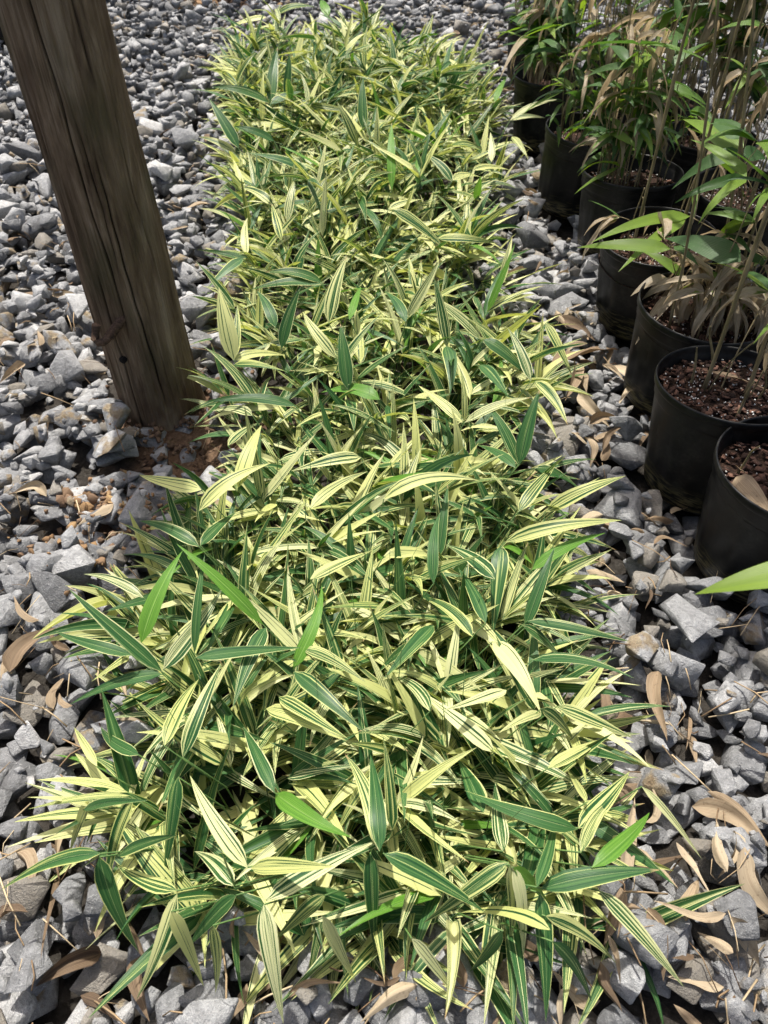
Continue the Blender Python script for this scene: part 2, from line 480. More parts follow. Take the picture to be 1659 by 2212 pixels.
# ------------------------------------------------------------------ stones
def stone_proto(seed, detail):
    r = np.random.default_rng(seed)
    bm = bmesh.new()
    npt = 10 + int(r.integers(0, 6)) if detail else 9
    p = nrm(r.normal(size=(npt,3))) * r.uniform(.82, 1.08, (npt,1))
    # a few knocked-off planes make it look crushed
    for q in range(4):
        d = nrm(r.normal(size=3)); c = r.uniform(.42, .72)
        s = p@d; p = p - np.where(s > c, s-c, 0)[:,None]*d
    for c in p: bm.verts.new(c)
    res = bmesh.ops.convex_hull(bm, input=bm.verts)
    junk = [e for e in res['geom_interior'] if isinstance(e, bmesh.types.BMVert)] + [e for e in res['geom_unused'] if isinstance(e, bmesh.types.BMVert)]
    if junk: bmesh.ops.delete(bm, geom=list(set(junk)), context='VERTS')
    bmesh.ops.dissolve_limit(bm, angle_limit=.20, verts=bm.verts, edges=bm.edges)
    if detail >= 1:
        bmesh.ops.bevel(bm, geom=list(bm.edges), offset=.045, offset_type='OFFSET', segments=1, profile=.6, affect='EDGES', clamp_overlap=True)
    if detail >= 2:
        bmesh.ops.triangulate(bm, faces=bm.faces)
        bmesh.ops.subdivide_edges(bm, edges=[e for e in bm.edges if e.calc_length() > .38], cuts=1, use_grid_fill=True)
    bmesh.ops.triangulate(bm, faces=bm.faces)
    v = np.array([q.co for q in bm.verts]); 
    bm.verts.index_update()
    f = np.array([[w.index for w in fc.verts] for fc in bm.faces])
    bm.free()
    if detail >= 1:
        ph = r.uniform(0, 6, (4,3)); w = r.normal(size=(4,3))*4.5
        d = sum(np.sin(v@w[i] + ph[i,0]) for i in range(4))*.010*(1 if detail==1 else 1.4)
        d += r.normal(size=len(v))*.007
        v = v*(1+d[:,None])
    v -= (v.max(0)+v.min(0))/2
    v /= np.abs(v).max()
    return v, f
PROTO2 = [stone_proto(100+i, 2) for i in range(26)]
PROTO1 = [stone_proto(300+i, 1) for i in range(26)]
PROTO0 = [stone_proto(500+i, 0) for i in range(20)]

GX0, GX1, GY0, GY1, CELL = -4.6, 4.6, -.15, 8.2, .01
NXc, NYc = int((GX1-GX0)/CELL), int((GY1-GY0)/CELL)
HM = np.zeros((NXc, NYc), dtype=np.float32)
def hm_at(x, y, r=.012, q=.9):
    i, j = int((x-GX0)/CELL), int((y-GY0)/CELL); k = max(1, int(r/CELL))
    w = HM[max(0,i-k):i+k+1, max(0,j-k):j+k+1]
    return float(np.quantile(w, q)) if w.size else 0.0

def blocked(x, y, s):
    for k, c in pot_xy.items():
        if (x-c[0])**2+(y-c[1])**2 < (.135 + s*.5)**2: return True
    for k, (c, r) in FARPOTS.items():
        if (x-c[0])**2+(y-c[1])**2 < (r*.8 + s*.5)**2: return True
    if (x-POST[0])**2+(y-POST[1])**2 < (POST_R + s*.75)**2: return True
    if (x-POST2[0])**2+(y-POST2[1])**2 < (.12 + s*.6)**2: return True
    return False

def in_bed(x, y, m):
    return BED_Y0+m+.05 < y < BED_Y1-m and bed_l(y)+m < x < bed_r(y)-m

SOILP = at(432, 955); SOILQ = at(235, 1165); SOILR = at(485, 4)
placed = []     # x,y,z,sx,sy,sz,quat,proto,tint
def drop(x, y, s, tint=None, flat=None):
    """let one stone of size s (half length) come to rest on what lies there"""
    el = rng.uniform(.62, .95); fl = flat or rng.uniform(.44, .74)
    sx, sy, sz = s, s*el, s*fl
    rad = (sx+sy)/2
    i0, i1 = int((x-rad-GX0)/CELL), int((x+rad-GX0)/CELL)+1
    j0, j1 = int((y-rad-GY0)/CELL), int((y+rad-GY0)/CELL)+1
    if i0 < 0 or j0 < 0 or i1 >= NXc or j1 >= NYc: return
    w = HM[i0:i1, j0:j1]
    xx = GX0+(np.arange(i0,i1)+.5)*CELL-x; yy = GY0+(np.arange(j0,j1)+.5)*CELL-y
    d2 = (xx[:,None]**2+yy[None]**2)/rad**2
    ins = d2 < 1
    under = sz*np.sqrt(np.maximum(0, 1-d2))
    need = np.sort((w+under*.80)[ins])
    if not len(need): return
    z = need[int(len(need)*.70)] if rng.random() < .8 else need[int(len(need)*.84)]
    z = max(z, sz*.55)
    if z > .135: return
    HM[i0:i1, j0:j1] = np.where(ins, np.maximum(w, z+under*.78), w)
    tilt = rng.normal(0, .24, 2)
    q = Quaternion((0,0,1), rng.uniform(0, 6.283)) @ Quaternion((1,0,0), tilt[0]) @ Quaternion((0,1,0), tilt[1])
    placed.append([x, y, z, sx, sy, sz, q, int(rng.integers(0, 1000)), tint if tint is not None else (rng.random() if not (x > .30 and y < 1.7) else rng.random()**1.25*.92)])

def stone_size():
    return float(np.clip(rng.lognormal(math.log(.036), .33), .015, .078))

def scatter(sp, keep=1.0, small=1.0):
    pts = []
    for x in np.arange(GX0+.1, GX1-.1, sp):
        for y in np.arange(GY0+.08, GY1-.1, sp):
            pts.append((x+rng.uniform(-.5,.5)*sp, y+rng.uniform(-.5,.5)*sp))
    rng.shuffle(pts)
    for x, y in pts:
        if rng.random() > keep: continue
        # out of the view fan and a step beside it nothing is needed
        if abs(x) > 1.35 + .62*max(y, 0): continue
        s = max(stone_size()*small, .009)
        if y < .62: s = min(s, .050)
        if blocked(x, y, s): continue
        if in_bed(x, y, .035) : continue
        ds = math.hypot(x-SOILP[0], (y-SOILP[1])*.8)
        if ds < .19 and rng.random() < .74: continue
        if math.hypot(x-SOILR[0], y-SOILR[1]) < .42 and rng.random() < .75: continue
        drop(x, y, s)

# first the large stones one can recognise: px, py, half size, tint
HEROST = [(60,2150,.056,.86),(385,2180,.046,.55),(730,2175,.050,.40),(1390,2040,.058,.75),(1545,1860,.052,.70),(1390,1235,.052,.55),
 (1390,1280,.050,.35),(1330,1150,.050,.45),(75,820,.075,.60),(185,865,.058,.9),(165,930,.060,.72),(110,1010,.050,.6),(215,970,.055,.66),
 (320,940,.055,.5),(400,915,.040,.4),(170,1115,.045,.92),(240,1080,.046,.62),(285,1225,.050,.8),(210,1180,.05,.9),(60,1500,.050,.35),
 (130,1560,.050,.45),(265,1460,.055,.40),(115,705,.062,.8),(180,490,.06,.9),(560,2080,.046,.4),(880,2170,.046,.30),(1460,1360,.035,.6),
 (1590,1360,.042,.3),(1580,1530,.044,.25),(1380,1480,.046,.5),(1300,1570,.042,.55),(1330,1440,.05,.42),(200,2010,.050,.5),(330,2040,.046,.55),
 (55,1870,.040,.6),(135,1990,.042,.62),(1480,1420,.036,.5),(1610,1640,.05,.3),(1560,1700,.042,.42),(1460,1750,.05,.5),(1480,2070,.05,.42),
 (1530,2020,.042,.35),(470,880,.05,.75),(480,480,.05,.5),(390,415,.055,.6),(460,110,.07,.4),(1240,560,.05,.3),(1440,1080,.046,.7),(1500,1130,.04,.4)]
for px, py, s, t in HEROST:
    p = at(px, py, .03); drop(p[0], p[1], s, t)
scatter(.068)
scatter(.075, .95)
scatter(.075, .55, .9)
scatter(.050, .5, .42)

place = np.array([[p[0], p[1], p[2]] for p in placed])
def screen(P):
    c, s = math.cos(PITCH), math.sin(PITCH)
    dz = P[:,2]-CAM_H
    dep = P[:,1]*c - dz*s; up = P[:,1]*s + dz*c
    return CX + FPX*P[:,0]/dep, CY - FPX*up/dep, dep
sx_, sy_, dep_ = screen(place)
size_px = np.array([p[3]*p[4] for p in placed])*(FPX/dep_)**2
inb = np.array([in_bed(p[0], p[1], -.02) for p in placed])
vis = (sx_ > 5) & (sx_ < 1654) & (sy_ > 5) & (sy_ < 2205) & ~inb
# stones that lie buried under others are not picked
buried = np.array([HM[int((p[0]-GX0)/CELL), int((p[1]-GY0)/CELL)] > p[2]+p[5]*1.05 for p in placed])
score = np.where(vis & ~buried, size_px, 0)
top300 = set(np.argsort(-score)[:300].tolist())
proto_me = []
for i, (v, f) in enumerate(PROTO2):
    me = new_mesh('stone', v, f, smooth=False); me.materials.append(M['stone']); proto_me.append(me)
gj = Join()
for idx, (x, y, z, a, b, c, q, pr, t) in enumerate(placed):
    if idx in top300:
        o = link('stone', proto_me[pr % len(proto_me)], None, ground)
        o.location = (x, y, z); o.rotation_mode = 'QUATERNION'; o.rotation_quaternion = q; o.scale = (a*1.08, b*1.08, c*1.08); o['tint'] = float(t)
        continue
    d = math.hypot(x, y)
    P = PROTO1 if d < 4.2 else PROTO0
    v, f = P[pr % len(P)]
    R = np.array(q.to_matrix())
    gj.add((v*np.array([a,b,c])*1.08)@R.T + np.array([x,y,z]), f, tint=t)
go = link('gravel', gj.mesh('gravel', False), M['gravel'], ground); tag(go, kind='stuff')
print('stones', len(placed), 'gravel verts', gj.n)

# ------------------------------------------------------------------ leaves
def leaf_width(t):
    w = np.minimum(1, (np.maximum(t-.02, 0)/.13))**.62
    tail = np.clip((t-.28)/.72, 0, 1)
    return np.maximum(w*(1-tail**1.5), .0)+.035*(1-t)

def leaf_batch(C, W, side, fold, wav, seed, par, nc=4, twist=None):
    """C (N,S+1,3) centre lines, W widths, side (N,3) hint for the width direction"""
    N, S1, _ = C.shape
    T = nrm(np.gradient(C, axis=1))
    sd = side[:,None] - (side[:,None]*T).sum(-1, keepdims=True)*T
    sd = nrm(sd); nn = np.cross(sd, T)
    if twist is not None:
        a = twist[:,None,None]*np.linspace(0, 1, S1)[None,:,None]**1.5
        sd, nn = sd*np.cos(a)+nn*np.sin(a), nn*np.cos(a)-sd*np.sin(a)
    nn = np.where(nn[...,2:3].mean(1, keepdims=True) < 0, -nn, nn)
    t = np.linspace(0, 1, S1)
    w = leaf_width(t)[None]*W[:,None]*.5
    u = np.linspace(-1, 1, nc+1)
    ph = (seed*50)[:,None,None]
    z = fold[:,None,None]*np.abs(u)[None,None]*w[...,None] + wav[:,None,None]*np.sin(t[None,:,None]*11+ph+u[None,None]*2.2)*w[...,None]*np.abs(u)
    V = C[:,:,None] + sd[:,:,None]*(w[...,None]*u)[...,None] + nn[:,:,None]*z[...,None]
    K = nc+1
    i = np.arange(S1-1)[:,None]*K; j = np.arange(nc)[None]
    f = np.stack([i+j, i+j+1, i+j+1+K, i+j+K], -1).reshape(-1,4)
    uv = np.stack([np.broadcast_to((u*.5+.5)[None], (S1,K)), np.broadcast_to(t[:,None], (S1,K))], -1).reshape(-1,2)
    uv2 = np.repeat(np.stack([seed, par], -1)[:,None], S1*K, 1)
    return V.reshape(N, -1, 3), f, uv, uv2

def arc_lines(base, az, el0, droop, L, S=8, bend=None):
    """centre lines that leave base at elevation el0 and bow down by droop over length L"""
    N = len(az); t = (np.arange(S)+.5)/S
    el = el0[:,None] - droop[:,None]*t[None]**1.35
    a = az[:,None] + (0 if bend is None else bend[:,None]*t[None])
    d = np.stack([np.cos(a)*np.cos(el), np.sin(a)*np.cos(el), np.sin(el)], -1)*(L/S)[:,None,None]
    return np.concatenate([base[:,None], base[:,None]+np.cumsum(d, 1)], 1)

def side_hint(az, roll):
    return np.stack([-np.sin(az)*np.cos(roll), np.cos(az)*np.cos(roll), np.sin(roll)], -1)

def whiteness(n):
    k = rng.random(n)
    w = np.where(k < .35, rng.uniform(.0, .30, n), np.where(k < .70, rng.uniform(.34, .58, n), rng.uniform(.60, .84, n)))
    return np.where(rng.random(n) < .025, -.1, w)

# ---- the bed: shoots with fans of striped leaves
shoots = []
sp = .052
for x in np.arange(-1.2, 1.2, sp):
    for y in np.arange(BED_Y0-.05, BED_Y1+.05, sp):
        X, Y = x+rng.uniform(-.5,.5)*sp, y+rng.uniform(-.5,.5)*sp
        if not in_bed(X, Y, .05): continue
        cl = math.sin(X*9.1+Y*3.7+1.2)*math.sin(Y*6.3-X*4.1) + .6*math.sin(X*17+2*Y)*math.sin(Y*15.5+X*7)
        if Y > 1.5 and rng.random() < .18: continue
        if cl < -.55 and rng.random() < (.75 if Y > 1.1 else .35): continue
        shoots.append((X, Y))
for _ in range(330):                       # low shoots that close the near end
    X, Y = rng.uniform(-.75, .75), rng.uniform(BED_Y0, 1.25)
    if in_bed(X, Y, .04): shoots.append((X, Y))
shoots = np.array(shoots)
LB = dict(base=[], az=[], el=[], dr=[], L=[], W=[])
stems = []      # (clump y, polyline, radius)
for X, Y in shoots:
    l, r = bed_l(Y), bed_r(Y)
    e = (X-(l+r)/2)/((r-l)/2)                # -1..1 across the bed
    fe = np.clip((BED_Y0+.32-Y)/.30, 0, 1)   # front edge
    be = np.clip((Y-(BED_Y1-.3))/.3, 0, 1)
    hgt = rng.uniform(.07, .27)*(1-.35*abs(e)**3)*(1-.25*fe)
    if rng.random() < .08: hgt *= 1.35
    if Y > 3.6: hgt *= 1.15
    if Y < 1.45: hgt = min(hgt*.78, .20)
    elif Y < 2.6: hgt = min(hgt*.88, .225)
    lean = np.array([e*abs(e)*.10, -.10*fe+.05*be]) + rng.normal(0, .025, 2)
    topp = np.array([X+lean[0], Y+lean[1], hgt])
    mid = np.array([X+lean[0]*.35, Y+lean[1]*.35, hgt*.55])
    stems.append((Y, np.array([[X,Y,-.005], mid, topp]), rng.uniform(.0009, .0016)))
    n = int(rng.integers(4, 8)) if Y > 1.3 else int(rng.integers(5, 9))
    az0 = rng.uniform(0, 6.283)
    if abs(e) > .6 and rng.random() < .75: az0 = (0 if e > 0 else math.pi) + rng.normal(0, .5)
    if fe > .3 and rng.random() < .7: az0 = -math.pi/2 + rng.normal(0, .7)
    for k in range(n):
        f = k/(n-1)
        sgn = 1 if k % 2 else -1
        az = az0 + sgn*rng.uniform(.35, 1.25)*(1-.35*f) + rng.normal(0, .2)
        if rng.random() < .12: az = rng.uniform(0, 6.283)
        down = (1-f)*rng.uniform(.0, .11)
        b = topp + (mid-topp)*min(.8, down/max(hgt,.05)*1.6)
        LB['base'].append(b); LB['az'].append(az)
        LB['el'].append(rng.normal(.38, .30) + .30*f - .35*fe*rng.random())
        LB['dr'].append(rng.uniform(.05, .75)**1.0 + (.6 if rng.random() < .15 else 0) + .35*fe)
        L = rng.uniform(.11, .215)*(1.06 if Y > 2.2 else 1)
        LB['L'].append(L); LB['W'].append(L*rng.uniform(.098, .142))
LB = {k: np.array(v) for k, v in LB.items()}
N = len(LB['az'])
seed = rng.random(N); wh = whiteness(N)
C = arc_lines(LB['base'], LB['az'], LB['el'], LB['dr'], LB['L'], 8, rng.normal(0, .22, N))
C[...,2] = np.maximum(C[...,2], .035 + .01*rng.random((N,1)))
sd = side_hint(LB['az'], rng.normal(0, .38, N))
BV, BF, BUV, BUV2 = leaf_batch(C, LB['W'], sd, np.where(rng.random(N) < .12, rng.uniform(.8, 1.7, N), rng.uniform(.02, .40, N)), rng.uniform(0, .16, N), seed, wh, 4, rng.normal(0, .42, N)*(rng.random(N) < .6))
bed_leaves = [(BV[i], BUV2[i], C[i,0,1], C[i].mean(0)) for i in range(N)]

# ---- leaves one can recognise in the photograph: base px, tip px, width px, kind
def H(ox, oy, rows):
    return [(a/2+ox, b/2+oy, c/2+ox, d/2+oy, w/2, k) for a,b,c,d,w,k in rows]
HERO = H(0,1106,[(700,690,295,330,75,'g'),(700,700,300,832,60,'g'),(610,565,790,165,85,'l'),(1135,485,760,135,66,'l'),(570,620,240,515,60,'g'),
 (840,610,885,180,46,'g'),(845,630,1305,585,64,'g'),(705,680,960,330,80,'s'),(1265,680,1390,315,66,'l'),(1270,690,1580,955,80,'g'),(1310,590,1580,735,60,'s'),
 (1150,500,1005,850,85,'g'),(620,370,360,268,46,'s'),(860,150,600,38,60,'g'),(865,145,1020,0,56,'g'),(710,1010,860,720,70,'s'),(790,1060,955,655,76,'s'),
 (1150,850,1500,990,80,'c'),(1205,800,1505,980,70,'s'),(600,1050,435,925,60,'g'),(420,1100,320,930,40,'c'),(1340,290,1610,165,60,'c')])
HERO += H(0,1659,[(550,105,155,52,52,'c'),(560,120,120,178,40,'s'),(385,140,300,370,50,'c'),(435,370,0,530,72,'g'),(430,385,600,795,92,'g'),(575,130,460,560,62,'s'),
 (510,380,770,290,62,'g'),(770,40,705,470,76,'g'),(765,545,590,1000,76,'c'),(740,620,880,945,70,'c'),(765,530,500,410,76,'s'),(1070,430,820,30,86,'c'),
 (1085,430,1450,425,86,'c'),(1150,570,1640,310,92,'s'),(1140,590,1225,1106,96,'s'),(1020,550,810,775,76,'g'),(920,680,930,975,60,'s'),(1190,110,1520,300,92,'l'),
 (1185,105,1050,-180,70,'g'),(1405,550,1190,740,70,'s'),(1395,640,1540,930,60,'c'),(1600,370,1620,800,82,'g'),(1640,360,1490,-60,86,'s'),(1640,360,1600,-60,80,'g'),
 (1020,520,945,330,52,'g'),(1010,510,840,360,80,'s'),(360,180,640,140,50,'g')])
HERO += H(829,1659,[(835,265,345,95,82,'g'),(840,260,1062,15,92,'s'),(680,520,1195,440,100,'g'),(660,515,740,210,62,'g'),(675,540,700,1100,88,'g'),(560,430,720,600,60,'l'),
 (900,430,1150,190,76,'l'),(545,420,540,770,66,'c'),(560,430,600,830,60,'c'),(540,410,170,670,82,'s'),(0,370,440,625,92,'g'),(930,530,1300,950,76,'s'),
 (730,750,900,1015,60,'g'),(120,735,325,1000,56,'c'),(515,705,370,880,56,'g'),(720,700,330,625,60,'c'),(700,640,1010,850,66,'s'),(1115,80,1375,395,40,'c'),
 (515,360,480,60,76,'s'),(430,190,320,-40,90,'g'),(850,365,1020,120,60,'s'),(875,150,790,0,50,'c')])
HERO += H(829,1106,[(525,130,1030,35,72,'s'),(640,250,960,90,62,'l'),(510,145,470,540,88,'g'),(620,470,1065,560,54,'g'),(600,490,805,680,60,'g'),(640,640,1085,720,56,'g'),
 (470,560,680,870,90,'c'),(480,290,265,140,80,'s'),(440,480,320,240,60,'g'),(215,310,245,0,56,'g'),(215,490,0,720,76,'g'),(385,540,150,365,62,'s'),(530,770,250,860,66,'c'),
 (480,1040,160,775,82,'c'),(200,860,20,700,60,'s'),(750,840,1075,975,76,'s'),(680,850,830,1000,56,'s'),(710,1106,945,980,60,'c'),(610,500,740,150,62,'g'),(0,190,280,200,60,'c'),
 (680,870,495,955,50,'c')])
HERO += H(829,553,[(95,285,0,150,56,'g'),(100,270,240,20,50,'s'),(420,360,185,165,56,'s'),(275,390,215,90,54,'s'),(270,390,285,600,72,'g'),(430,360,635,530,62,'g'),(420,470,540,610,66,'g'),
 (635,540,535,310,52,'s'),(655,540,795,730,60,'s'),(700,290,815,520,46,'s'),(580,900,440,630,62,'g'),(585,900,675,575,72,'g'),(570,915,400,815,56,'g'),(340,720,150,560,56,'c'),
 (350,720,640,610,46,'c'),(0,1050,410,970,72,'c'),(700,1106,1045,950,72,'s'),(580,1106,740,905,62,'s'),(650,925,860,1020,56,'g')])
HERO += H(0,553,[(1010,450,945,135,88,'c'),(1015,440,1025,210,44,'s'),(1010,450,1240,430,52,'c'),(1010,470,1240,500,50,'s'),(1190,310,1110,150,56,'g'),(1390,115,1145,70,54,'g'),
 (1390,120,1080,145,50,'g'),(1420,290,1500,0,70,'s'),(1215,400,1300,130,60,'g'),(1510,275,1560,130,40,'l'),(1505,580,1470,290,70,'g'),(1450,440,1310,240,60,'s'),(1640,620,1385,590,70,'l'),
 (1510,620,1530,760,60,'g'),(870,1010,600,945,80,'c'),(1030,1000,1130,730,74,'c'),(860,1100,1170,895,74,'c'),(1560,870,1255,930,74,'c'),(1280,650,880,630,54,'g'),(1090,690,910,670,50,'s'),
 (985,820,1120,720,46,'s'),(1340,1090,1590,930,56,'c'),(1050,10,895,140,60,'g')])
HERO += H(0,0,[(1170,450,1200,205,56,'g'),(1165,445,910,375,46,'g'),(1170,450,1305,395,42,'g'),(1235,420,1250,230,40,'g'),(1030,640,900,420,62,'g'),(1320,730,1070,660,54,'g'),(1185,610,1010,545,46,'g'),
 (1020,660,860,590,36,'s'),(1570,560,1570,330,50,'g'),(1545,630,1455,440,46,'s'),(1180,890,1035,810,44,'s'),(1215,1040,1175,880,40,'s'),(1240,960,1275,770,44,'s'),(1065,1106,1070,940,40,'c'),
 (1150,75,950,140,40,'c'),(1420,70,1385,0,44,'l'),(1490,240,1465,175,36,'l'),(1200,60,1360,30,36,'g')])
HERO += H(829,0,[(35,820,35,530,42,'l'),(148,800,150,655,28,'l'),(545,520,750,430,32,'c'),(545,520,700,510,26,'s'),(555,590,625,690,36,'c'),(250,440,300,170,36,'g'),(275,400,355,225,34,'g'),
 (245,320,235,235,30,'l'),(480,440,535,330,32,'l'),(40,905,270,1080,60,'s'),(20,905,175,860,44,'c'),(230,1030,490,1050,46,'s'),(295,785,165,660,46,'s'),(295,780,420,765,44,'c'),(385,735,545,735,36,'c'),(465,700,460,570,34,'c')])
hb = dict(C=[], W=[], sd=[], wh=[])
PAR = {'g': (.10,.24), 's': (.42,.58), 'c': (.60,.78), 'l': (-.1,-.1)}
for bx, by, tx, ty, wpx, k in HERO:
    near = np.clip((by-300)/1500, 0, 1)
    bz = rng.uniform(.25, .30) + .01*near
    B = at(bx, by, bz)
    edge_out = not in_bed(*at(tx, ty, .15)[:2], .02)
    best = None
    for tz in np.linspace(.05 if edge_out else .19, .42, 24):
        T = at(tx, ty, tz); L = np.linalg.norm(T-B)
        cost = abs(L-.165)*6 + abs(tz-bz-(-.05 if edge_out else .0))*1.6
        if best is None or cost < best[0]: best = (cost, T, L)
    _, T, L = best
    t = np.linspace(0, 1, 11)[:,None]
    bow = L*rng.uniform(.03, .11)
    Cc = B + (T-B)*t + np.array([0,0,1])*bow*4*t*(1-t)*(.75+.5*(1-t))
    lat = nrm(np.cross(T-B, [0,0,1])); Cc = Cc + lat*(L*rng.normal(0,.03))*4*t*(1-t)
    # the blade faces between straight up and the light
    view = nrm(np.array([0,0,CAM_H])-(B+T)/2)
    face = nrm(np.array([0,0,1.0])*.75 + view*.6 + rng.normal(0,.12,3))
    hb['C'].append(Cc); hb['sd'].append(np.cross(nrm(T-B), face))
    hb['W'].append(wpx/FPX*depth_of((B+T)/2)*.86); hb['wh'].append(rng.uniform(*PAR[k]))
    gx = B[0] + np.clip((bed_l(B[1])+bed_r(B[1]))/2 - B[0], -.10, .10)*.7
    gy = B[1] + (.08 if B[1] < BED_Y0+.15 else .01)
    stems.append((B[1], np.array([[gx, gy, -.005], [gx*.7+B[0]*.3, gy*.7+B[1]*.3, bz*.6], B]), .0016))
n = len(HERO)
HV, HF, HUV, HUV2 = leaf_batch(np.array(hb['C']), np.array(hb['W']), np.array(hb['sd']), rng.uniform(.04, .22, n), rng.uniform(0, .08, n), rng.random(n), np.array(hb['wh']), 6, rng.normal(0, .3, n))
hero_leaves = [(HV[i], HUV2[i], hb['C'][i][0,1], hb['C'][i].mean(0)) for i in range(n)]

# ---- six clumps along the row
CUTS = [BED_Y0-.5, .80, 1.30, 1.95, 2.75, 3.75, 99]
CLAB = ['striped dwarf bamboo clump nearest the camera, its leaves spilling over gravel at the bottom',
 'second striped bamboo clump from the bottom, long green leaves reaching left over the gravel',
 'third striped bamboo clump from the bottom, beside the soil at the foot of the post',
 'fourth striped bamboo clump from the bottom, between the wooden post and the drooping dry pot',
 'fifth striped bamboo clump from the bottom, behind the post and level with the stubble pot',
 'farthest striped bamboo clump, upright leaves at the top end of the row']
n_leaf = 0
for ci in range(6):
    y0, y1 = CUTS[ci], CUTS[ci+1]
    yc = np.clip((max(y0, BED_Y0)+min(y1, BED_Y1))/2, 0, 9)
    base = np.array([(bed_l(yc)+bed_r(yc))/2, yc, 0])
    root = empty('dwarf_bamboo', base)
    tag(root, CLAB[ci], 'bamboo', 'striped dwarf bamboo clumps in the row')
    hl = [x for x in hero_leaves if y0 <= x[2] < y1]
    bl = [x for x in bed_leaves if y0 <= x[2] < y1]
    pc = np.array([x[3] for x in bl]); s1, s2, dp = screen(pc)
    sc_ = pc[:,2]*3 - dp*.15 + rng.normal(0, .08, len(bl)) - 9*((s1 < 0) | (s1 > 1659) | (s2 > 2212) | (s2 < 0))
    order = np.argsort(-sc_); pick = order[:300-len(hl)]; rest = order[300-len(hl):]
    for (v, u2, _, _), f, uv in [(x, HF, HUV) for x in hl] + [(bl[i], BF, BUV) for i in pick]:
        link('leaf', new_mesh('leaf', v-base, f, True, uv, u2), M['stripe'], root); n_leaf += 1
    J = Join()
    for i in rest:
        v, u2, _, _ = bl[i]; J.add(v-base, BF, BUV, u2)
    fo = link('foliage', J.mesh('foliage'), M['stripe'], root); tag(fo, kind='stuff')
    J = Join()
    for Y, pl, r in stems:
        if y0 <= Y < y1:
            v, f, _ = tube(pl-base, [r*1.2, r, r*.7], 4); J.add(v, f)
    for k in range(22):      # thin bare wisps standing out of the leaves
        Y = rng.uniform(max(y0, BED_Y0+.1), min(y1, BED_Y1-.1)); X = rng.uniform(bed_l(Y)+.08, bed_r(Y)-.08)
        h = rng.uniform(.28, .40); a = rng.normal(0, .04, 2)
        v, f, _ = tube(np.array([[X,Y,.05],[X+a[0]*.4,Y+a[1]*.4,h*.6],[X+a[0],Y+a[1],h]])-base, [.0012,.0010,.0003], 4); J.add(v, f)
    so_ = link('stems', J.mesh('stems'), M['stem'], root); tag(so_, kind='stuff')
print('bed leaves', N, 'hero', n, 'as parts', n_leaf)

